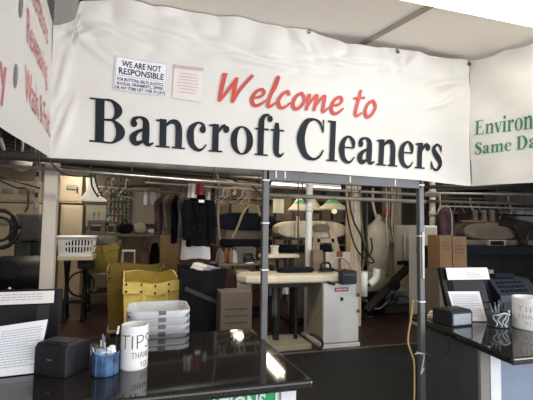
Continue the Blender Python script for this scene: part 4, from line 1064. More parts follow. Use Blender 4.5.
# ---- tall black hamper with clothes
Y = 4.55
x0, x1, za, zb = ext(181, 266, 225, 330, Y); zb = F(203, 268, Y).z
hm = thing('clothes_hamper', 'tall black fabric hamper filled with clothes beside the yellow cart', 'hamper', ((x0+x1)/2, Y+.27, 0))
mb = MB()
ctr = Vector(((x0+x1)/2, Y+.27, 0)); hw, hd = (x1-x0)/2, .27
def hs(s, k, inn=1.):
    q = int(s*4 - 1e-9); f = s*4 - q
    Q = [(-1, -1), (1, -1), (1, 1), (-1, 1), (-1, -1)]
    p = Vector(Q[q]).lerp(Vector(Q[q+1]), f); sc = (.86+.14*k)*inn*(1+.015*sin(9*f+3*k*q))
    return Vector((ctr.x + p.x*hw*sc, ctr.y + p.y*hd*sc, .06 + (zb-.06 - .03*sin(pi*f)*k)*k))
mb.grid(lambda s, k: hs(s, k), 32, 12).build('bag', 'canvas_black', hm, solid=.008)
MB().grid(lambda s, k: hs(s, .88+.12*k, 1.02), 32, 2).build('rim_fold', 'canvas_black', hm)
MB().bb(ctr.x-hw*.8, ctr.x+hw*.8, ctr.y-hd*.8, ctr.y+hd*.8, .04, .08).build('bottom_board', 'iron', hm)
a, b = hs(.02, .78, 1.02), hs(.24, .60, 1.02)
MB().prism([a, b, b+Vector((0, 0, .05)), a+Vector((0, 0, .05))], (0, -.006, 0)).build('strap', 'pad_charcoal', hm)
for sx in (-1, 1):
    for sy in (-1, 1): MB().tube([(ctr.x+sx*hw*.8, ctr.y+sy*hd*.8, 0), (ctr.x+sx*hw*.97, ctr.y+sy*hd*.97, zb)], .014, 6).build('leg', 'steel_dark', hm)
def heap(name, label, cat, c, r, m, seed, sz=.5):
    return crumple(name, label, cat, c, r, m, seed, sz)
for i, (u, v, rr_, m, lab) in enumerate([(199, 264.5, .10, 'cloth_white', 'white garment heaped on top of the black hamper'), (207, 266, .09, 'cloth_lilac', 'lilac garment heaped on top of the black hamper'), (216, 268, .07, 'cloth_blue', 'blue-grey garment at the right of the black hamper'), (190, 267, .09, 'jacket_black', 'black garment at the left of the black hamper')]):
    p = F(u, v, Y+.22); heap('crumpled_garment', lab, 'garment', (p.x, p.y, p.z-.03), rr_, m, 20+i, .55)
# ---- cardboard boxes in the middle
carton('cardboard_box', 'brown cardboard box with faint writing leaning by the black hamper', 220.5, 292, 252, 330, 4.3, .28, 'cardboard', 0, 4, False, 3, flaps=False)

# ---- hanging garments
RAIL_Y = 5.6
def garment(label, u, v0, v1, wpx, Y, m, yaw, kind='jacket', sub=None, hook_v=182, shoulder=.16, sleeve=True, cat='garment'):
    """hangs by its hook from the rail; yaw 0 = faces the viewer"""
    a, b = F(u, v0, Y), F(u, v1, Y); w = F(u+wpx/2, v0, Y).x - F(u-wpx/2, v0, Y).x; H = a.z-b.z
    w /= max(.35, abs(cos(yaw)) + .25*abs(sin(yaw)))
    c = Vector((a.x, Y, b.z)); t = thing('hanging_garment', label, cat, c, 'garments on the clothes rail')
    Rz = Matrix.Rotation(yaw, 3, 'Z'); thin = .5 if abs(yaw) > .7 else 1.; dd = .09*thin
    def W(x, y, z): return c + Rz @ Vector((x, y, 0)) + Vector((0, 0, z))
    def half(k):      # half width against height k (0 hem, 1 neck)
        if k > .86: return w*(.50 - (k-.86)/.14*.36)
        return w*(.47 + .03*cos(4*k) - .03*sin(pi*k))
    n, mm = 28, 18; vs = []
    for j in range(mm+1):
        k = j/mm; hwid = half(k); dep = dd*(1.0 - .35*k) * (1 if k < .9 else .6)
        for i in range(n):
            q = 2*pi*i/n; fold = 1 + .12*(1-k)*sin(5*q+2*k)
            vs.append(W(hwid*cos(q), dep*fold*sin(q), H*k + .012*(1-k)*sin(3*q) - (.04*H*abs(cos(q))**3 if k > .86 else 0)*(1-(1-k)/.14)*0))
    fs = [(j*n+i, j*n+(i+1) % n, (j+1)*n+(i+1) % n, (j+1)*n+i) for j in range(mm) for i in range(n)]
    body = MB().add(vs, fs).build('garment_body', m, t, smooth=True)
    if sleeve:
        for s in (-1, 1):
            pts = [W(s*w*.39, 0, H*.86), W(s*w*.47, -.01, H*.70), W(s*w*.48, -.03, H*.45), W(s*w*.46, -.05, H*.12)]
            MB().tube(pts, [(.085*w/.5+.02)*thin, (.07*w/.5+.01)*thin], 10, smooth=4).build('sleeve', m, t, smooth=True)
    if kind == 'jacket':
        for s in (-1, 1):
            P = [W(s*w*.06, -dd*.75, H*.97), W(s*w*.22, -dd*.95, H*.80), W(s*w*.05, -dd*1.08, H*.55), W(0, -dd*1.08, H*.55)]
            MB().prism(P, Rz @ Vector((0, -.008, 0))).build('lapel', m, body)
        for k in (.5, .4, .3): MB().lathe(W(.015, -dd*1.08, H*k), [(0, -.006), (.012, 0), (.012, .006)], 8, axis='Y').build('button', 'iron', body)
    hg = MB(); hg.tube([W(-w*.40, 0, H*.87), W(0, 0, H*1.0), W(w*.40, 0, H*.87)], .009, 6)
    top = F(u, hook_v, Y).z
    hg.tube([W(0, 0, H), (c.x, Y, top-.02), (c.x+.02, Y, top+.012), (c.x+.045, Y, top-.01)], .005, 5, smooth=3)
    hg.build('hanger', 'steel_dark', t)
    return t
a, b = F(145, 182.5, RAIL_Y), F(262, 190.5, RAIL_Y)
t = thing('garment_rail', 'steel rail carrying the hanging garments in the middle of the workroom', 'rail', (a+b)/2)
MB().tube([a, b], .014, 8).build('rail_bar', 'galv', t, smooth=True)
for k in (.05, .6, .97): p = a.lerp(b, k); MB().tube([p, (p.x, p.y, 3.05)], .008, 6).build('hanger_rod', 'steel_dark', t)
garment('maroon coat at the left end of the clothes rail', 161, 197, 235, 15, RAIL_Y, 'cloth_maroon', radians(52))
garment('olive brown coat second from the left on the clothes rail', 168.5, 195, 234, 14, RAIL_Y, 'cloth_olive', radians(52))
garment('narrow black coat third from the left on the clothes rail', 176, 195, 243, 9, RAIL_Y, 'jacket_black', radians(55))
garment('grey coat behind the front black jacket on the clothes rail', 183.5, 194, 242, 13, RAIL_Y, 'cloth_grey', radians(52))
garment('black jacket with a white tag facing forward on the clothes rail', 199.5, 194.5, 246, 25, RAIL_Y-.36, 'jacket_black', radians(-6), hook_v=183)
j = [o for o in bpy.data.objects if o.get('label', '').startswith('black jacket with')][0]
p = F(201.5, 201, RAIL_Y-.50); MB().bb(p.x-.035, p.x+.035, p.y, p.y+.004, p.z-.02, p.z+.015).build('tag', 'paper', j)
p = F(201, 245, RAIL_Y-.42)
garment('white shirt whose hem shows below the front black jacket', 197, 200, 258.5, 31, RAIL_Y-.10, 'cloth_white', radians(4), kind='shirt', sleeve=False)
for i, (u0, v0, u1, v1, m, lab) in enumerate([(188, 184, 196, 198, 'cloth_white', 'white folded cloth draped on the rail above the black jacket'), (195.5, 183, 204, 195, 'cloth_red', 'red folded cloth draped on the rail above the black jacket'), (206, 192, 209.5, 200, 'dim_white', 'small white tag cloth hung right of the black jacket')]):
    x0, x1, za, zb = ext(u0, v0, u1, v1, RAIL_Y-.42)
    o = MB().grid(lambda s, k: Vector((x0+(x1-x0)*(s*(1-.25*k)+.12*k), RAIL_Y-.46+.03*sin(9*s), za+(zb-za)*k)), 10, 6).build('draped_cloth', m, None, smooth=True, solid=.02)
    tag(o, lab, 'cloth')

# ---- dark utility press (two padded bucks) centre
def buck(mb, u0, u1, v0, v1, Y, dep, nose=.5, z0=None):
    """ironing pad: long rounded tongue, thick"""
    x0, x1, za, zb = ext(u0, v0, u1, v1, Y); n = 18; P = []
    cy = Y+dep/2
    for k in range(n+1):
        q = pi/2 + pi*k/n; P.append((x0 + dep*nose*(1+cos(q)), cy + dep/2*sin(q)))
    for k in range(n+1):
        q = -pi/2 + pi*k/n; P.append((x1 - dep*.3*(1-cos(q)), cy + dep/2*sin(q)))
    L = []
    for zz, s in ((za, .9), (za+(zb-za)*.25, 1), (za+(zb-za)*.8, 1), (zb, .93)):
        cx = (x0+x1)/2; L.append([Vector((cx+(x-cx)*s, cy+(y-cy)*s, zz)) for x, y in P])
    m = len(P); vs = [p for l in L for p in l]
    return mb.add(vs, [(j*m+k, j*m+(k+1) % m, (j+1)*m+(k+1) % m, (j+1)*m+k) for j in range(3) for k in range(m)] + [tuple(range(m))[::-1], tuple(3*m+k for k in range(m))])
def oval(mb, u0, u1, v0, v1, Y, dep, tip=1.0):
    """press head seen side on: fat rounded lozenge"""
    x0, x1, za, zb = ext(u0, v0, u1, v1, Y); cx, cz = (x0+x1)/2, (za+zb)/2; a, b = (x1-x0)/2, (zb-za)/2
    n = 40; vs = []; rings = [(-.5, .90), (-.42, 1), (.42, 1), (.5, .90)]
    for yy, s in rings:
        for k in range(n):
            q = 2*pi*k/n; sx = math.copysign(abs(cos(q))**.62, cos(q)); sz = math.copysign(abs(sin(q))**.75, sin(q))
            vs.append(Vector((cx+a*s*sx, Y+dep/2+yy*dep, cz+b*s*sz)))
    m = n
    return mb.add(vs, [(j*m+k, j*m+(k+1) % m, (j+1)*m+(k+1) % m, (j+1)*m+k) for j in range(3) for k in range(m)] + [tuple(range(m))[::-1], tuple(3*m+k for k in range(m))])
Y = 7.0
x0, x1, za, zb = ext(217, 213, 276, 231, Y)
t = thing('utility_press', 'dark navy padded utility press behind the left frame post', 'press', ((x0+x1)/2, Y+.25, 0))
oval(MB(), 217, 276.5, 212.5, 230.5, Y, .45).build('press_head', 'pad_navy', t, smooth=False, bevel=.02)
buck(MB(), 222, 275, 239.5, 247.5, Y-.05, .5).build('press_buck', 'pad_navy', t)
xa, xb, zA, zB = ext(230, 228, 268, 244, Y)
for x in (xa+.12, xb-.15): MB().tube([(x, Y+.35, zA), (x, Y+.40, zB)], .03, 8).build('head_arm', 'steel_dark', t)
MB().bb(xa+.2, xb-.25, Y+.05, Y+.45, .1, F(248, 247.5, Y).z).build('pedestal', 'dim_tan', t, bevel=.02)
MB().bb(xa, xb, Y, Y+.5, 0, .1).build('base_plate', 'iron', t, bevel=.01)
mb = MB(); fb(mb, 226, 230, 262, 239, Y+.1, .03); mb.build('head_frame', 'dim_tan', t)
MB().tube([F(232, 238, Y-.1), F(238, 226, Y-.12), F(243, 213, Y-.12), F(250, 205, Y-.1), F(257, 207, Y-.08), F(260, 216, Y-.05)], .022, 8, smooth=5).build('steam_hose', 'hose_tan', t, smooth=True)
MB().tube([F(256, 206, Y-.06), F(262, 212, Y-.05), F(264, 225, Y-.05)], .018, 8, smooth=5).build('steam_hose', 'hose_black', t, smooth=True)
MB().tube([F(249, 204, Y-.1), F(249, 192, Y-.1)], .016, 8).build('hose_riser', 'hose_tan', t)
# cream press
Y = 6.3
x0, x1, za, zb = ext(278, 220, 347, 243, Y)
t = thing('cream_press', 'press with a cream covered head and A-shaped arm in the frame opening', 'press', ((x0+x1)/2, Y+.3, 0))
oval(MB(), 279, 347.5, 221, 239, Y, .4).build('press_head', 'pad_cream', t, bevel=.02)
fb(MB(), 281, 237.5, 344, 240, Y-.01, .42).build('head_plate', 'iron', t)
A, B, A2, B2 = F(319, 222, Y-.05), F(314, 268, Y-.05), F(330, 222, Y-.05), F(341, 268, Y-.05)
mb = MB()
for p, q in ((A, B), (A2, B2)):
    mb.prism([p+Vector((-.06, 0, 0)), p+Vector((.06, 0, 0)), q+Vector((.07, 0, 0)), q+Vector((-.07, 0, 0))], (0, .08, 0))
m1, m2 = A.lerp(B, .42), A2.lerp(B2, .42)
mb.prism([m1+Vector((0, 0, .05)), m2+Vector((0, 0, .05)), m2-Vector((0, 0, .03)), m1-Vector((0, 0, .03))], (0, .08, 0))
mb.build('arm_frame', 'wood_post', t, bevel=.008)
oval(MB(), 314, 330, 224, 232, Y-.10, .06).build('counterweight', 'dim_tan', t)
buck(MB(), 280, 345, 246, 252, Y, .45).build('press_buck', 'pad_navy', t)
for u in (290, 326): p = F(u, 240, Y+.2); q = F(u, 247, Y+.2); MB().tube([p, q], .03, 8).build('spring_post', 'steel_dark', t)
xa, xb, zA, zB = ext(296, 252, 330, 262, Y)
MB().bb(xa, xb, Y+.1, Y+.4, .08, zB).build('pedestal', 'dim_tan', t, bevel=.02)
MB().bb(xa-.1, xb+.1, Y, Y+.5, 0, .08).build('base_plate', 'iron', t)
MB().tube([F(296, 238, Y-.1), F(296.5, 225, Y-.12), F(298, 217, Y-.1), F(300, 238, Y-.1)], .02, 8, smooth=4).build('lever', 'pad_cream', t, smooth=True)
# green and white shades
YS = 7.0
cone_shade('pendant_shade', 'cream pendant shade with green crown, leftmost of three in the frame opening', 299.5, 198, 288, 310.5, 210.5, YS, 'shade_white', 'shade_green', bulb=None)
cone_shade('pendant_shade', 'cream pendant shade half behind the white pipe, middle of three', 313, 199, 304, 323.5, 210, YS+.35, 'shade_white', None)
cone_shade('pendant_shade', 'cream pendant shade with green edge, rightmost of three in the frame opening', 332, 198.5, 319, 349, 209.5, YS-.1, 'shade_white', 'shade_green', bulb=True)
x0, x1, za, zb = ext(273, 199, 284, 213, YS)
o = MB().grid(lambda s, k: Vector((x0+(x1-x0)*s, YS+.02*sin(7*s), za+(zb-za)*k)), 8, 4).build('hanging_sheet', 'shade_white', None, solid=.006); tag(o, 'pale sheet hung just right of the left frame post', 'sheet')
x0, x1, za, zb = ext(283, 196, 300, 222, YS+.3)
o = MB().grid(lambda s, k: Vector((x0+(x1-x0)*s, YS+.4+.04*sin(9*s), za+(zb-za)*k)), 12, 4).build('hanging_cloth', 'dim_tan', None, solid=.01); tag(o, 'dull tan cloth hung behind the leftmost green-topped shade', 'cloth')
# bright tube light inside the opening
a, b = F(272, 184.5, 6.2), F(340, 189.5, 6.2)
t = thing('tube_light', 'bright white tube light under the banner, seen through the frame opening', 'light', (a+b)/2)
mb = MB(); mb.tube([a, b], .040, 12); mb.build('tube_lamp', 'tube_warm', t, smooth=True)
mb = MB(); mb.box((a+b)/2 + Vector((0, .02, .055)), ((b-a).length, .10, .05), ry=.03); mb.build('housing', 'lamp_body', t)
for k in (.15, .85): p = a.lerp(b, k); MB().tube([p+Vector((0, .02, .07)), (p.x, p.y+.02, 3.05)], .006, 5).build('hanger_rod', 'steel_dark', t)

# ---- white vertical pipe and timber post
def upright(name, label, cat, u0, v0, u1, v1, w, Y, m, kind='pipe'):
    a, b = F(u0, v0, Y), F(u1, v1, Y); x = (a.x+b.x)/2
    t = thing(name, label, cat, (x, Y, 0))
    if kind == 'pipe':
        MB().tube([(b.x, Y, 0), (a.x, Y, 3.05)], w/2, 14).build('pipe_run', m, t, smooth=True)
        for z in (.9, 1.9, 2.3): MB().tube([(b.x+(a.x-b.x)*z/3.05, Y, z-.04), (b.x+(a.x-b.x)*z/3.05, Y, z+.04)], w/2+.012, 14).build('collar', m, t, smooth=True)
        MB().lathe((b.x, Y, 0), [(w*.9, 0), (w*.9, .02), (w/2, .05)], 14).build('floor_flange', m, t)
    else:
        MB().bb(x-w/2, x+w/2, Y, Y+w*.9, 0, 3.05).build('timber', m, t, bevel=.008)
        MB().bb(x-w*.18, x+w*.02, Y-.015, Y, .9, 2.5).build('batten', 'pad_cream', t)
    return t
upright('white_pipe', 'white vertical pipe rising behind the cream press table', 'pipe', 310, 178, 307.5, 262, .105, 5.75, 'pvc')
upright('timber_post', 'light timber post standing behind the press table', 'post', 357, 185, 355, 276, .20, 6.0, 'wood_post', 'post')

# ---- the pressing table and its cabinets
Y = 5.05
zT = .985
tb = thing('pressing_table', 'long cream padded pressing table with pointed left end', 'table', (2.0, Y+.3, 0))
xl, xr_ = F(241, 272, Y).x, F(346, 272, Y).x
P = [(xl, Y+.30), (xl+.10, Y+.12), (xl+.35, Y+.02), (xr_, Y), (xr_+.04, Y+.10), (xr_+.04, Y+.55), (xr_-.1, Y+.62), (xl+.35, Y+.58), (xl+.10, Y+.48)]
MB().prism([(x, y, zT-.11) for x, y in P], (0, 0, .11)).build('padded_top', 'table_cream', tb, bevel=.035, seg=4)
MB().bb(xl+.35, F(308, 290, Y+.1).x, Y+.1, Y+.5, zT-.17, zT-.11).build('under_frame', 'iron', tb)
MB().bb(xl+.55, xl+.62, Y+.28, Y+.36, .05, zT-.15).build('leg', 'iron', tb)
q0 = F(296, 290, Y+.3); MB().tube([(q0.x, Y+.3, zT-.15), (q0.x, Y+.3, .05)], .03, 8).build('leg', 'iron', tb)
fp0, fp1 = F(272, 343, Y).x, F(312, 343, Y).x
MB().bb(fp0-.05, fp1, Y+.0, Y+.55, 0, .07).build('floor_plate', 'enamel_side', tb, bevel=.01)
# cabinet: white front
x0, x1, za, zb = ext(323.5, 282, 358.5, 346, Y-.02)
cb = thing('press_cabinet', 'white steel press cabinet with red and white label under the right end of the table', 'cabinet', ((x0+x1)/2, Y+.3, 0))
ztop = zT-.12
xa = F(311, 300, Y+.48).x
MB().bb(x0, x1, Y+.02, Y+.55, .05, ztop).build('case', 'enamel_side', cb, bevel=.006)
MB().bb(x0, x1, Y-.02, Y+.02, .07, ztop).build('door', 'enamel_white', cb, bevel=.008)
MB().bb(x0-.02, x1+.02, Y-.03, Y+.56, 0, .055).build('plinth', 'enamel_white', cb, bevel=.006)
lx0, lx1, lz0, lz1 = ext(335, 287.5, 348.5, 291.5, Y-.03)
lbp = MB().bb(lx0, lx1, Y-.026, Y-.02, lz0, lz1).build('label_plate', 'label_red', cb)
mb = MB(); ww = (lx1-lx0)
for k in range(6): mb.bb(lx0+ww*(.10+.14*k), lx0+ww*(.10+.14*k)+ww*.09, Y-.029, Y-.026, lz0+(lz1-lz0)*.3, lz0+(lz1-lz0)*.72)
mb.build('label_print', 'paper', lbp)
p = F(342, 299, Y-.03); MB().bb(p.x-.018, p.x+.018, Y-.035, Y-.02, p.z-.022, p.z+.022).build('switch', 'iron', cb)
p = F(331, 282.5, Y-.03); mb = MB(); mb.tube([(p.x-.06, Y-.04, p.z+.01), (p.x+.05, Y-.05, p.z-.02)], .018, 8); mb.build('latch_handle', 'iron', cb)
for v in (295, 311): p = F(357.5, v, Y-.02); MB().bb(p.x-.015, p.x+.03, Y-.03, Y-.01, p.z-.02, p.z+.02).build('hinge', 'copper', cb)
for dz in (.35, .5): MB().lathe((x0-.002, Y+.25, dz), [(.0, -.006), (.014, -.004), (.014, .0)], 8, axis='X').build('glint_or_screw_dot', 'steel_dark', cb)
MB().tube([F(309, 334, Y-.06), F(316, 336, Y-.10), F(322, 341, Y-.14), F(322, 347, Y-.14), F(318, 349, Y-.12)], .016, 8, smooth=5).build('power_lead', 'hose_black', cb, smooth=True)
# dark blue control box on the cabinet
x0b, x1b, za, zb = ext(342, 271, 357, 284.5, Y-.14)
t = thing('control_box', 'dark navy control box at the right end of the cream table', 'box', ((x0b+x1b)/2, Y-.08, za))
MB().bb(x0b, x1b, Y-.14, Y-.022, za, zb).build('case', 'navy_machine', t, bevel=.008)
MB().bb(x0b+.02, x1b-.02, Y-.146, Y-.14, zb-.06, zb-.04).build('trim_strip', 'dim_grey', t)
# cream cabinet with red label at left, below the table
x0, x1, za, zb = ext(239.5, 270, 254, 306, Y+.55)
cb = thing('press_cabinet', 'cream press cabinet with a red label behind the cardboard box', 'cabinet', ((x0+x1)/2, Y+.9, 0))
ztl = F(246, 272, Y+.66).z
MB().bb(x0, x1, Y+.66, Y+1.15, .04, ztl).build('case', 'enamel_cream', cb, bevel=.01)
MB().bb(x0+.02, x1-.02, Y+.645, Y+.66, .08, ztl-.02).build('door', 'enamel_cream', cb, bevel=.004)
MB().bb(x0-.01, x1+.01, Y+.65, Y+1.16, 0, .04).build('plinth', 'iron', cb)
lx0, lx1, lz0, lz1 = ext(242, 278.5, 253, 283.5, Y+.64)
lb2 = MB().bb(lx0, lx1, Y+.638, Y+.646, lz0, lz1).build('label_plate', 'label_red', cb)
mb = MB(); ww = lx1-lx0
for k in range(6): mb.bb(lx0+ww*(.12+.13*k), lx0+ww*(.12+.13*k)+ww*.08, Y+.634, Y+.638, lz0+(lz1-lz0)*.35, lz0+(lz1-lz0)*.65)
mb.build('label_print', 'copper', lb2)
# second bench behind: cluttered surface between v 247..268
YB2 = 5.95
xa, xb = F(214, 263, YB2).x, F(276, 263, YB2).x; zc = F(246, 263.5, YB2).z
t = thing('side_bench', 'narrow bench with irons and spools behind the left frame post', 'bench', ((xa+xb)/2, YB2+.25, 0))
MB().bb(xa, xb, YB2, YB2+.45, zc-.03, zc).build('bench_top', 'dim_tan', t, bevel=.006)
for x in (xa+.05, xb-.05):
    for y in (YB2+.05, YB2+.40): MB().bb(x-.02, x+.02, y-.02, y+.02, 0, zc-.03).build('leg', 'iron', t)
x0, x1, za, zb = ext(236, 246, 262, 255, YB2+.02)
def iron_tool(label, c, L, m, mh, rz=0.):
    c = Vector(c); R = Matrix.Rotation(rz, 3, 'Z'); t = thing('steam_iron', label, 'iron', c)
    P = [(-L/2, -.06), (L*.2, -.06), (L/2, 0), (L*.2, .06), (-L/2, .06)]
    MB().prism([c + R @ Vector((x, y, 0)) for x, y in P], (0, 0, .02)).build('sole_plate', 'steel_bright', t, bevel=.004)
    MB().prism([c + R @ Vector((x*.9, y*.85, .02)) for x, y in P], (0, 0, .05)).build('iron_body', m, t, bevel=.015)
    MB().tube([c + R @ Vector(p) for p in ((-L*.38, 0, .07), (-L*.36, 0, .13), (L*.1, 0, .135), (L*.2, 0, .07))], .016, 8, smooth=4).build('handle', mh, t, smooth=True)
    return t
p = F(242, 258, YB2+.1); carton('tool_box', 'flat grey-green box on the side bench', 236, 247.5, 256, 254, YB2+.1, .25, 'dim_grey', zc, 0, False)
iron_tool('black steam iron on the side bench', (F(250, 260, YB2+.06).x, YB2+.06, zc), .2, 'iron', 'iron', .2)
for i, (u, m, lab) in enumerate([(221, 'dim_tan', 'tan cone of thread on the side bench, left end'), (226, 'orange', 'orange cone of thread on the side bench'), (230.5, 'copper', 'copper coloured cone of thread on the side bench'), (219, 'thread_cream', 'cream cone of thread at the back of the side bench'), (234, 'dim_white', 'white cone of thread on the side bench')]):
    p = F(u, 262, YB2+.12+.1*(i % 2)); s = thing('thread_cone', lab, 'thread cone', (p.x, YB2+.12+.1*(i % 2), zc), 'thread cones on the side bench')
    MB().lathe((p.x, YB2+.12+.1*(i % 2), zc), [(.055, 0), (.055, .02), (.045, .14), (.02, .19)], 14).build('thread_wind', m, s, smooth=True)
    MB().lathe((p.x, YB2+.12+.1*(i % 2), zc+.19), [(.02, 0), (.015, .03)], 10).build('cone_tip', 'dim_tan', s)
# on the pressing table: spool, iron, tool, pad, boards
def spool(label, u, v0, v1, wpx, Y, z0, m):
    x0, x1, za, zb = ext(u-wpx/2, v0, u+wpx/2, v1, Y); r = (x1-x0)/2; c = ((x0+x1)/2, Y, z0)
    t = thing('large_spool', label, 'spool', c); h = zb - z0
    MB().lathe(c, [(r, 0), (r, .02), (r*.86, .025), (r*.86, h-.025), (r, h-.02), (r, h)], 22).build('spool_body', m, t)
    MB().lathe((c[0], c[1], z0+h), [(r*.35, 0), (r*.35, .008)], 12).build('core_cap', 'copper', t)
    return t
xk0, xk1, za, zb = ext(262, 255, 299, 258.5, Y+.72)
t = thing('upper_shelf', 'cream shelf plank on posts behind the pressing table', 'shelf', ((xk0+xk1)/2, Y+.8, 0))
zsh = F(285, 254.5, Y+.72).z
MB().bb(xk0, xk1, Y+.70, Y+.92, zsh-.05, zsh).build('shelf_board', 'pad_cream', t, bevel=.008)
for x in (xk0+.08, xk1-.08): MB().bb(x-.025, x+.025, Y+.78, Y+.83, 0, zsh-.05).build('post', 'iron', t)
spool('white thread spool standing on the shelf plank right of the left frame post', 274.5, 245.5, 255, 8.5, Y+.80, zsh, 'spool_white')
iron_tool('black steam iron standing on the cream table', (F(325, 266, Y+.3).x, Y+.22, zT), .26, 'iron', 'iron', .1)
p = F(339.5, 263, Y+.42)
t = thing('steam_valve', 'copper-brown steam valve with hose on the cream table', 'valve', (p.x, Y+.42, zT))
zv = F(339.5, 251, Y+.42).z
MB().lathe((p.x, Y+.42, zT), [(.05, 0), (.05, .02), (.02, .04), (.02, zv-zT-.1), (.045, zv-zT-.08), (.045, zv-zT-.015), (.02, zv-zT)], 14).build('valve_body', 'copper', t)
MB().tube([(p.x, Y+.40, zv-.1), F(345, 260, Y+.30), F(350, 266, Y+.28), F(351, 274, Y+.2)], .012, 8, smooth=4).build('hose', 'hose_tan', t, smooth=True)
MB().tube([(p.x, Y+.38, zv-.09), F(333, 260, Y+.30), F(330, 267, Y+.24)], .010, 8, smooth=4).build('hose', 'trays_grey', t, smooth=True)
x0, x1, za, zb = ext(326, 252, 350.5, 268, Y+.585)
o = MB().bb(x0, x1, Y+.585, Y+.60, zT+.002, zb).build('splash_board', 'white_paint', None, bevel=.004); tag(o, 'pale upright board at the back of the cream table', 'board')
x0, x1, za, zb = ext(280, 262, 315, 267, Y+.3)
o = buck(MB(), 279, 316, 262.5, 267, Y+.26, .22).build('sleeve_board', 'pad_navy'); o.location.z = zT+.001; tag(o, 'black padded sleeve board lying on the cream table', 'ironing pad')
x0, x1, za, zb = ext(313, 249, 326, 266, Y+.4)
carton('small_carton', 'light brown carton standing on the cream table beside the white pipe', 313.5, 250.5, 323, 266, Y+.42, .12, 'cardboard_dull', zT, 0, False)
# white cloth and chain strips hanging under the table
for i, (u0, v0, u1, v1, m, lab) in enumerate([(283, 279, 289, 294, 'cloth_white', 'white rag hanging under the cream table'), (268.5, 279, 272.5, 296, 'cloth_blue', 'blue-grey rag hanging under the table beside the frame post'), (274, 279, 279, 318, 'dim_grey', 'dark grey chain strip hanging under the cream table')]):
    x0, x1, za, zb = ext(u0, v0, u1, v1, Y+.15); zb = zT-.17
    o = MB().grid(lambda s, k: Vector((x0+(x1-x0)*s*(1-.1*k), Y+.15+.02*sin(8*s+2*k)+.03*i, za+(zb-za)*k)), 8, 8).build('hanging_rag', m, None, smooth=True, solid=.008); tag(o, lab, 'cloth')

# ---- form finisher (torso bag on a stand)
Y = 7.38
x0, x1, za, zb = ext(368, 220, 390, 276, Y); cx = F(378, 240, Y).x; r = (x1-x0)/2
t = thing('form_finisher', 'beige torso-shaped steam form on a stand right of the timber post', 'steam form', (cx, Y, 0))
H = zb-za
MB().lathe((cx, Y, za), [(r*.86, 0), (r*.90, H*.1), (r*.84, H*.30), (r*.92, H*.55), (r*1.02, H*.74), (r*.9, H*.88), (r*.45, H*.97), (r*.22, H*1.02), (r*.2, H*1.10)], 30, sy=.7).build('fabric_form', 'muslin', t, smooth=True)
p = F(385, 237, Y); MB().tube([(cx+r*.6, Y-.08, za+H*.80), (cx+r*.92, Y-.08, za+H*.70), (cx+r*.98, Y-.10, za+H*.60)], [.07, .04], 12, smooth=3).build('sleeve_stub', 'muslin', t, smooth=True)
MB().lathe((cx+.02, Y, za+H*1.02), [(r*.26, 0), (r*.24, .05), (0, .06)], 16).build('collar', 'cloth_white', t)
MB().lathe((cx, Y, 0), [(.24, 0), (.24, .03), (.05, .07), (.05, za)], 18).build('stand', 'iron', t)
xq = F(373, 205, Y).x; MB().tube([(cx-.04, Y, za+H*1.05), (xq, Y, za+H*1.3), F(373, 188, Y)], .028, 8, smooth=3).build('air_hose', 'muslin', t, smooth=True)
# white cylinders
Y = 4.95
def cyl(label, pix, r, m, name='steam_canister', caps=True):
    pts = [F(u, v, Y) for u, v in pix]; t = thing(name, label, 'canister', (pts[-1].x, Y, pts[-1].z))
    MB().tube(pts, r, 20, smooth=5 if len(pts) > 2 else 0).build('shell', m, t, smooth=True)
    d = (pts[-1]-pts[-2]).normalized(); MB().tube([pts[-1]-d*.004, pts[-1]+d*.03], r*.5, 12).build('outlet', 'steel_dark', t)
    d = (pts[0]-pts[1]).normalized(); MB().tube([pts[0], pts[0]+d*.02], r*1.06, 20).build('end_cap', 'enamel_white', t)
    return t
cyl('white upright cylinder right of the press cabinet', [(364.3, 273), (364, 296)], .047, 'pvc')
cyl('short white elbow pipe beside the upright white cylinder', [(377, 270), (376, 278), (369.5, 284.5)], .050, 'pvc')
p = F(381, 285, 6.75)
t = thing('steam_unit', 'low beige and dark steam unit with tangled hoses right of the cabinet', 'machine', (p.x, 6.9, 0))
x0, x1, za, zb = ext(360, 272, 386, 292, 6.7)
MB().bb(x0, x1, 6.7, 7.0, za, zb).build('tank', 'enamel_side', t, bevel=.04, seg=3)
MB().bb(x0-.02, x1+.02, 6.7, 7.0, .12, za).build('frame_body', 'iron', t, bevel=.02)
X0, X1 = F(385, 305, 6.7).x, F(425, 305, 6.7).x
MB().bb(X0, X1, 6.72, 7.06, 0, F(405, 303, 6.72).z).build('motor_housing', 'dim_grey', t, bevel=.03)
MB().bb(X0-.1, X1, 6.70, 7.08, F(405, 303, 6.72).z, F(405, 292, 6.72).z).build('bed_plate', 'trays_grey', t, bevel=.01)
for sx in (x0+.03, x1-.03): MB().bb(sx-.03, sx+.03, 6.72, 6.98, 0, .12).build('foot', 'iron', t)
rr = random.Random(11)
for k in range(6):
    u0 = 358+rr.random()*8; 
    pts = [F(u0, 296+rr.random()*4, 6.55), F(u0+6, 303+rr.random()*6, 6.5), F(u0+14, 304+rr.random()*7, 6.5), F(u0+22, 300+rr.random()*8, 6.55), F(u0+28+rr.random()*8, 292+rr.random()*10, 6.55)]
    MB().tube(pts, .013+.006*rr.random(), 6, smooth=4).build('hose', 'hose_black' if k != 2 else 'trays_grey', t, smooth=True)
MB().tube([F(352, 200, 6.55), F(356, 225, 6.5), F(366, 250, 6.55), F(374, 262, 6.55), F(366, 262, 6.55)], .014, 6, smooth=5).build('hose', 'hose_black', t, smooth=True)
MB().tube([F(347, 206, 6.6), F(352, 216, 6.6), F(360, 232, 6.6), F(366, 248, 6.6), F(368, 266, 6.6)], .02, 6, smooth=5).build('hose', 'dim_tan', t, smooth=True)
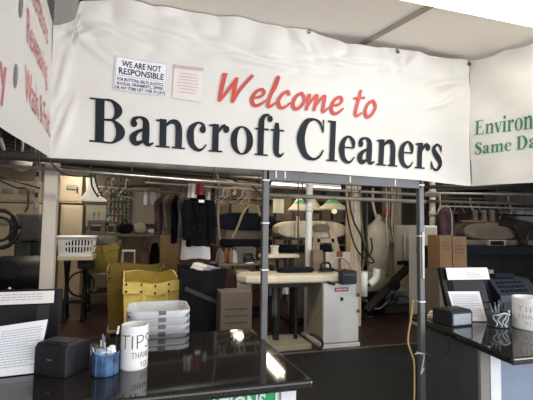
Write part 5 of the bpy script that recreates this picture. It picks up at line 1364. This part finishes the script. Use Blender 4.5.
# diagonal black arm
a, b = F(411, 264, 6.45), F(366, 311, 6.4)
t = thing('lifting_arm', 'black steel arm slanting up beside the right frame post', 'arm', (b.x, b.y, 0))
mb = MB(); mb.tube([b, a], .085, 4); mb.build('arm_beam', 'iron', t)
mb = MB(); mb.tube([F(398, 263, 6.42), F(420, 262, 6.42)], .04, 10); mb.build('pivot_bar', 'iron', t)
MB().lathe(F(394, 285, 6.35), [(.0, -.05), (.10, -.05), (.105, 0), (.10, .05), (0, .05)], 18, axis='Y').build('joint_knob', 'iron', t)
MB().tube([b, (b.x-.05, b.y+.05, .02)], .04, 8).build('foot_post', 'iron', t)
MB().tube([(b.x-.25, b.y+.05, .03), (b.x+.15, b.y+.05, .03)], .03, 8).build('foot_bar', 'iron', t)
MB().tube([F(388, 300, 6.3), F(400, 296, 6.3), F(412, 299, 6.3), F(424, 303, 6.3)], .012, 6, smooth=5).build('cable', 'hose_black', t, smooth=True)
MB().tube([F(416, 264, 6.42), F(417, 280, 6.42), F(418, 296, 6.42)], .02, 6).build('drop_bar', 'iron', t)
# beige tall cabinet
Y = 7.4
x0, x1, za, zb = ext(394.5, 225, 419, 305, Y)
t = thing('tall_cabinet', 'tall beige steel cabinet with pale tubes left of the right frame post', 'cabinet', ((x0+x1)/2, Y+.3, 0))
MB().bb(x0, x1, Y, Y+.6, 0, zb).build('case', 'enamel_cream', t, bevel=.012)
MB().bb(x0+.04, x1-.04, Y-.015, Y, .1, zb-.04).build('door', 'enamel_cream', t, bevel=.006)
for u, v0, v1 in ((404.5, 235, 262), (416, 226, 295)):
    a, b = F(u, v0, Y-.06), F(u, v1, Y-.06); MB().tube([a, b], .028, 10).build('pale_tube', 'pvc', t, smooth=True)
    MB().tube([a, a+Vector((0, .06, 0))], .022, 8).build('elbow', 'pvc', t)
x0, x1, za, zb = ext(396, 205, 412.5, 225, Y+.25)
t = thing('timber_post', 'beige timber post rising behind the tall beige cabinet', 'post', ((x0+x1)/2, Y+.8, 0))
MB().bb(x0, x1, Y+.65, Y+.80, 0, 3.05).build('timber', 'wood_post', t, bevel=.008)
MB().bb(x0+.04, x0+.07, Y+.64, Y+.65, 1.2, 2.6).build('conduit', 'iron', t)
# cables hanging between form and cabinet
for i, (u, m) in enumerate([(386, 'dim_white'), (391, 'hose_tan'), (390, 'hose_black')]):
    pts = [F(u, 186, 6.0), F(u+1, 206, 6.0), F(u+.5, 224, 6.0), F(u+2+i, 246, 6.0)]
    o = MB().tube(pts, .012, 6, smooth=4).build('hanging_cable', m, None, smooth=True); tag(o, ['pale', 'tan', 'black'][i]+' cable hanging between the steam form and the tall cabinet', 'cable')
o = crumple('hanging_bundle', 'dark red bundle hanging behind the torso form', 'bundle', F(387, 214, 6.5), .07, 'cloth_red', 41, 1.2)
# ---- right of the frame post
Y = 5.6
upright('white_pipe', 'short pale pipe rising above the white switch cabinet', 'pipe', 432.5, 196, 432, 225, .11, 6.1, 'white_paint')
x0, x1, za, zb = ext(424, 225.5, 437.5, 300, Y)
t = thing('switch_cabinet', 'white cabinet with a black switch just right of the right frame post', 'cabinet', ((x0+x1)/2, Y+.2, 0))
MB().bb(x0, x1, Y, Y+.4, 0, zb).build('case', 'enamel_white', t, bevel=.01)
MB().bb(x0+.03, x1-.03, Y-.012, Y, .1, zb-.03).build('door', 'enamel_side', t, bevel=.004)
p = F(433.5, 241.5, Y); MB().bb(p.x-.03, p.x+.03, Y-.03, Y-.012, p.z-.04, p.z+.04).build('switch', 'iron', t)
garment('dark purple garment hanging right of the white switch cabinet', 445, 207, 243, 15, 5.9, 'dim_purple', radians(20), kind='shirt', hook_v=199)
p = F(446, 212, 5.75); MB_ = MB().tube([F(437, 214, 5.75), F(441, 208, 5.75), F(446, 206.5, 5.75), F(451, 211, 5.75), F(452, 232, 5.75), F(450, 246, 5.75)], .010, 6, smooth=4).build('hanging_wire', 'dim_white', None, smooth=True); tag(MB_, 'thin pale wire loop around the dark purple garment', 'wire')
o = MB().tube([F(439.5, 192, 5.7), F(440, 206, 5.7), F(437.5, 212, 5.7)], .016, 6, smooth=3).build('hanging_hook', 'hose_tan', None, smooth=True); tag(o, 'tan hook hanging from the pipes right of the frame post', 'hook')
# cardboard boxes
carton('cardboard_box', 'brown cardboard box with printed text behind the right counter, topmost of the pile', 440, 251, 452, 270, 4.05, .22, 'cardboard_orange', .955, 3, True, 5)
carton('cardboard_box', 'brown printed cardboard box to the right of the topmost box behind the right counter', 452.8, 252, 467, 271, 4.05, .22, 'cardboard_orange', .955, 3, True, 6)
t = carton('cardboard_box', 'tall brown cardboard box under the topmost printed box behind the right counter', 439.5, 270, 467, 330, 4.03, .26, 'cardboard', 0, 4, True, 7)
# make sure the pile meets
x0, x1, za, zb = ext(430.5, 270, 466, 330, 4.03)
for o in bpy.data.objects:
    if o.get('label', '').startswith(('brown cardboard box with printed text behind', 'brown printed cardboard box to the right')): o.location.z += zb - .955 + .003
x0, x1, za, zb = ext(486, 271, 494.5, 300, 3.2)
carton('cardboard_box', 'slim brown cardboard box standing beside the right monitor', 485.5, 270, 494.5, 330, 3.2, .3, 'cardboard_dull', 0, 0, False)
# long shirt press in the dim right background
Y = 6.0
x0, x1, za, zb = ext(463, 221, 556, 240, Y)
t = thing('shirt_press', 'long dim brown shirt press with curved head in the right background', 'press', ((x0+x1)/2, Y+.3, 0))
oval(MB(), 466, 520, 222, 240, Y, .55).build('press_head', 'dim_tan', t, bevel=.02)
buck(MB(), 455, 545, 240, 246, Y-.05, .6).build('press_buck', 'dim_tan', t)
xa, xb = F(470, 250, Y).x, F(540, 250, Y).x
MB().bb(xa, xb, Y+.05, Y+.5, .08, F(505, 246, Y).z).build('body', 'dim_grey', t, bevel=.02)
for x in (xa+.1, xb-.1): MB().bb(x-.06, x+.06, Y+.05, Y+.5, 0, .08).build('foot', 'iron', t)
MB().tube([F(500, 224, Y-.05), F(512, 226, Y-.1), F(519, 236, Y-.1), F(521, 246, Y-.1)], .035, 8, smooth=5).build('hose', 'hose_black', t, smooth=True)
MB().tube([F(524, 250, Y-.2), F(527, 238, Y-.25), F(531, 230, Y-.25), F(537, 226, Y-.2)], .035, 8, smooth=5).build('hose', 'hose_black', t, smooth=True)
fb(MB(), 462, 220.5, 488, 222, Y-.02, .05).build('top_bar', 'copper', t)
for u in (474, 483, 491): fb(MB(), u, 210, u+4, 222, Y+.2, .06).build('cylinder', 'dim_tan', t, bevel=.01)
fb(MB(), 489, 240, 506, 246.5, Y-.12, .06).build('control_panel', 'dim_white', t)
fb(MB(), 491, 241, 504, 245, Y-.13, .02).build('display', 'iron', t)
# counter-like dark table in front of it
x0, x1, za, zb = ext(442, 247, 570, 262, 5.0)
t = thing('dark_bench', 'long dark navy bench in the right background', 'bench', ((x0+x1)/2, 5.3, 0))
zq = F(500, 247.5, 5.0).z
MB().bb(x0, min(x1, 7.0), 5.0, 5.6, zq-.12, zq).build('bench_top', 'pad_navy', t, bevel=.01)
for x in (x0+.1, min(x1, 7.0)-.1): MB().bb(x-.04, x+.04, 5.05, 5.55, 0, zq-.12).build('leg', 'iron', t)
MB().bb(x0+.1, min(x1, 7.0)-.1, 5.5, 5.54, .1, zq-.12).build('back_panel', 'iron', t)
# pale wrapped garments up at right
for i, (u0, v0, u1, v1, m, lab) in enumerate([(512, 209, 534, 219, 'dim_white', 'pale plastic-wrapped garment bundle high in the right background'), (498, 208, 514, 216, 'dim_grey', 'grey wrapped bundle left of the pale bundle in the right background')]):
    x0, x1, za, zb = ext(u0, v0, u1, v1, 6.8); c = ((x0+x1)/2, 6.8, (za+zb)/2)
    mb = MB(); mb.grid(lambda s, k: Vector((x0+(x1-x0)*s, 6.8-.12*sin(pi*k)+.03*sin(9*s), za+(zb-za)*k-.10*s*(1-k))), 16, 8)
    o = mb.build('hanging_bundle', m, None, smooth=True, solid=.02); tag(o, lab, 'bundle')
t = thing('storage_rack', 'tall dim steel rack along the far right background wall', 'rack', (6.0, 8.2, 0))
xa, xb = F(455, 210, 8.0).x, 6.9
for z in (.5, 1.0, 1.5, 2.0): MB().bb(xa, xb, 8.0, 8.5, z, z+.04).build('shelf', 'dim_grey', t)
for x in (xa, xb-.06): 
    for y in (8.0, 8.44): MB().bb(x, x+.06, y, y+.06, 0, 2.5).build('upright_post', 'steel_dark', t)
rr = random.Random(19); n = 0
pos = ['first', 'second', 'third', 'fourth', 'fifth', 'sixth', 'seventh', 'eighth']; row = {.5: 'bottom', 1.0: 'second', 1.5: 'third', 2.0: 'top'}
for z in (1.0, 1.5, 2.0):
    x = xa+.1; k = 0
    while x < xb-.5 and k < 8:
        w = .22+.25*rr.random(); h = .16+.24*rr.random(); m = rr.choice(['dim_tan', 'cardboard_dull', 'dim_grey', 'dim_grey', 'dim_purple'])
        b = thing('stored_box', '%s box from the left on the %s shelf of the dim right rack' % (pos[k], row[z]), 'box', (x+w/2, 8.25, z+.04), 'boxes on the dim right rack')
        MB().bb(x, x+w, 8.08, 8.42, z+.043, z+.043+h).build('carton', m, b, bevel=.006)
        MB().bb(x-.005, x+w+.005, 8.07, 8.43, z+.04+h, z+.05+h).build('lid', m, b)
        x += w+.06+.15*rr.random(); k += 1
# rear clutter shelves behind the presses (centre)
t = thing('storage_rack', 'steel rack with boxes behind the presses in the centre background', 'rack', (1.6, 8.4, 0))
xa, xb = F(214, 215, 8.3).x, F(352, 215, 8.3).x
for z in (.6, 1.2, 1.75, 2.2): MB().bb(xa, xb, 8.3, 8.75, z, z+.04).build('shelf', 'dim_tan', t)
for x in (xa, (xa+xb)/2, xb-.06): 
    for y in (8.3, 8.69): MB().bb(x, x+.06, y, y+.06, 0, 2.5).build('upright_post', 'steel_dark', t)
row = {.6: 'bottom', 1.2: 'second', 1.75: 'third', 2.2: 'top'}
pos = ['first', 'second', 'third', 'fourth', 'fifth', 'sixth', 'seventh', 'eighth', 'ninth', 'tenth']
for z in (.6, 1.2, 1.75, 2.2):
    x = xa+.1; k = 0
    while x < xb-.4 and k < 10:
        w = .16+.22*rr.random(); h = .12+.22*rr.random(); m = rr.choice(['dim_tan', 'cardboard_dull', 'dim_grey', 'pale_board', 'wall_beige', 'cloth_grey', 'cardboard'])
        b = thing('stored_box', '%s box from the left on the %s shelf of the centre rack' % (pos[k], row[z]), 'box', (x+w/2, 8.5, z+.04), 'boxes on the centre rack')
        MB().bb(x, x+w, 8.385, 8.665, z+.043, z+.043+h).build('carton', m, b, bevel=.006)
        MB().bb(x-.005, x+w+.005, 8.375, 8.675, z+.04+h, z+.05+h).build('lid', m, b)
        x += w+.04+.12*rr.random(); k += 1
# dark wheeled things under the benches (centre left)
sack('dark_sack', 'dark sack on the floor below the side bench', 'sack', 226, 270, 238, 300, 5.75, 'cloth_maroon', 0, .4, 9)
sack('dark_sack', 'black sack on the floor behind the hamper', 'sack', 150, 243, 160, 262, 8.6, 'jacket_black', .33, .3, 10)

# ---- clutter hung from the rails: wire hangers, hoses, cords
ordn = ['first', 'second', 'third', 'fourth', 'fifth', 'sixth', 'seventh', 'eighth', 'ninth']
def wire_hanger(label, u, v, Y, yaw, m, w=.20):
    p = F(u, v, Y); t = thing('wire_hanger', label, 'hanger', (p.x, Y, p.z-.22), 'empty wire hangers')
    R = Matrix.Rotation(yaw, 3, 'Z')
    def W(x, z): return Vector((p.x, Y, p.z)) + R @ Vector((x, 0, z))
    MB().tube([W(-w, -.2), W(0, -.09), W(w, -.2), W(-w, -.2)], .0065, 5).build('wire_frame', m, t)
    MB().tube([W(0, -.09), W(0, -.03), W(.025, .0), W(.05, -.03)], .008, 5, smooth=4).build('hook', m, t)
    return t
for i, u in enumerate((223, 227.5, 232, 238, 242.5, 247, 254, 258)):
    wire_hanger('empty wire hanger, %s from the left on the rail before the dark press pads' % ordn[i], u, 189 + (u-223)*.05, RAIL_Y, radians(35+12*((i*5) % 4)), ['dim_white', 'hose_tan', 'steel_dark', 'dim_tan'][i % 4])
for i, u in enumerate((106, 112, 119, 126)):
    wire_hanger('empty wire hanger, %s from the left on the bright clothes rail' % ordn[i], u, 177.5 + (u-106)*.07, 4.6, radians(60), ['steel_dark', 'dim_tan'][i % 2], .15)
def loose(label, pix, r, m, cat='hose', name='hanging_hose'):
    o = MB().tube([F(*q) for q in pix], r, 7, smooth=6).build(name, m, None, smooth=True); tag(o, label, cat); return o
loose('black hose looping under the left end of the main banner', [(48, 158, 4.5), (54, 166, 4.5), (62, 173, 4.5), (75, 176, 4.55), (92, 176, 4.6)], .008, 'hose_black')
loose('pale hose hanging at the far left edge under the side banner', [(0, 138, 5.0), (3, 148, 5.0), (3.5, 156, 5.0), (2, 160, 5.0)], .02, 'dim_white')
loose('thin black cord drooping across the far left cabinets', [(-5, 178, 6.0), (8, 184, 6.0), (18, 188, 6.0), (27, 189, 6.0), (28, 205, 6.0), (25, 212, 6.0)], .012, 'hose_black')
loose('black hose drooping between the rails left of the frame post', [(222, 166, 5.0), (228, 176, 5.0), (238, 182, 5.0), (250, 184, 5.0), (258, 192, 5.0), (262, 196, 5.0)], .014, 'hose_black')
loose('tan cord hanging from the rail left of the frame post', [(217, 172, 5.2), (219, 190, 5.2), (218, 215, 5.2), (219.5, 240, 5.2)], .018, 'dim_tan')
loose('thin rod hanging before the leftmost green-topped shade', [(298, 178, 5.6), (298.3, 205, 5.6), (298, 235, 5.6), (298, 250, 5.6)], .010, 'steel_dark', 'rod')

# ---- dim right background: more rails, rods and a brown duct
pipe('thin pale rod running below the pipes in the right workroom', 440, 206, 6.4, 545, 209, 6.4, .016, 'dim_white')
pipe('thin dark rod above the long shirt press', 440, 213, 6.6, 545, 216, 6.6, .02, 'steel_dark')
pipe('tan rail behind the pipes in the right workroom', 436, 198, 7.6, 545, 199, 7.6, .03, 'dim_tan')
x0, x1, za, zb = ext(498, 192, 545, 203, 7.4)
t = thing('overhead_duct', 'brown rectangular duct high in the right background', 'duct', ((x0+x1)/2, 7.5, za))
MB().bb(x0, x1, 7.4, 7.8, za, zb).build('duct_box', 'dim_tan', t, bevel=.01)
for x in (x0+.2, x1-.2): MB().tube([(x, 7.6, zb), (x, 7.6, 3.05)], .012, 6).build('hanger_rod', 'steel_dark', t)
x0, x1, za, zb = ext(425, 205, 447, 262, 7.6)
t = thing('timber_post', 'dull post behind the dark purple garment', 'post', ((x0+x1)/2, 7.6, 0))
MB().bb(x1-.10, x1+.06, 7.6, 7.75, 0, 3.05).build('timber', 'dim_tan', t)
for i, (u, v0, v1, m) in enumerate([(470, 206, 221, 'dim_white'), (478, 208, 222, 'dim_tan'), (486, 204, 216, 'dim_grey'), (497, 207, 219, 'dim_tan'), (508, 204, 214, 'dim_white')]):
    loose(['pale hose dropping behind the left end of the long shirt press', 'tan hose dropping behind the long shirt press', 'grey hose looping above the long shirt press', 'tan hose above the right half of the long shirt press', 'pale hose beside the wrapped bundles in the right background'][i], [(u, v0-8, 6.7), (u+1, v0, 6.65), (u+4, (v0+v1)/2, 6.6), (u+2, v1, 6.65)], .022, m)
for i, u in enumerate((455, 461, 505)):
    wire_hanger('empty wire hanger, %s from the left on the pipes of the right workroom' % ordn[i], u, 202, 6.0, radians(40+25*i), 'dim_tan', .2)

for i, (pix, r, m, lab) in enumerate([
  ([(349, 190, 5.9), (350, 206, 5.85), (354, 222, 5.8), (361, 236, 5.8), (365, 252, 5.85), (366, 266, 5.9)], .016, 'hose_black', 'black cable sagging across the light timber post'),
  ([(360, 190, 5.85), (361, 215, 5.85), (363.5, 238, 5.85), (364, 258, 5.85), (362, 270, 5.85)], .014, 'dim_tan', 'tan cable running down the right edge of the timber post'),
  ([(345, 200, 5.9), (349, 225, 5.85), (356, 248, 5.82), (366, 258, 5.82), (372, 250, 5.85), (371, 238, 5.9)], .014, 'hose_black', 'black cable looping from the timber post to the torso form'),
  ([(366, 188, 5.9), (367, 210, 5.9), (366.5, 236, 5.9), (368, 256, 5.9)], .018, 'steel_dark', 'dark cable between the timber post and the torso form')]):
    loose(lab, pix, r, m, 'cable', 'hanging_cable')
# ================================================================ LIGHT
def area(name, loc, rot, sx, sy, e, col):
    l = bpy.data.lights.new(name, 'AREA'); l.shape = 'RECTANGLE'; l.size = sx; l.size_y = sy; l.energy = e; l.color = col
    o = bpy.data.objects.new(name, l); COL.objects.link(o); o.location = loc; o.rotation_euler = rot; return o
# shop window daylight from behind the viewer
area('window_daylight', (1.5, -3.0, 1.6), (radians(90), 0, 0), 6.0, 2.6, 180, (.92, .95, 1.0))
# front fitting and workroom tubes shed light downwards; later lamps are added fills
area('front_fitting', (2.1, 1.60, ZC-.08), (0, 0, 0), 2.3, .14, 4, (1, .95, .86))
for (x, y0, y1) in TUBES:
    area('work_fitting', (x, (y0+y1)/2, 2.90), (0, 0, 0), .16, y1-y0, 13 if x > 2 else 26, (1, .80, .55) if x > 2 else (1, .90, .74))
area('cross_fill', (1.0, 3.7, 2.88), (radians(14), 0, 0), 3.6, .14, 30, (1, .93, .82))  # added lamp behind the banner, brightens the workroom fronts
area('banner_fill', (1.0, -.5, ZC-.05), (radians(18), 0, 0), 3.2, .2, 10, (1, .96, .90))  # added fill behind the viewer, evens the light on the banners
area('side_fill', (6.0, -1.6, 1.7), (radians(90), 0, radians(62)), 2.4, 2.2, 210, (.95, .97, 1))  # added fill from the right to brighten the left banner
area('right_fill', (5.0, 5.2, 2.95), (0, 0, 0), 1.4, .14, 12, (1, .9, .76))  # added weak fill over the right workroom, no fixture built for it
w = bpy.data.worlds.new('world'); SC.world = w; w.use_nodes = True
bg = w.node_tree.nodes['Background']; bg.inputs['Color'].default_value = (.62, .74, .95, 1); bg.inputs['Strength'].default_value = .5
SC.view_settings.view_transform = 'Standard'
SC.view_settings.look = 'None'
SC.view_settings.exposure = 0.0
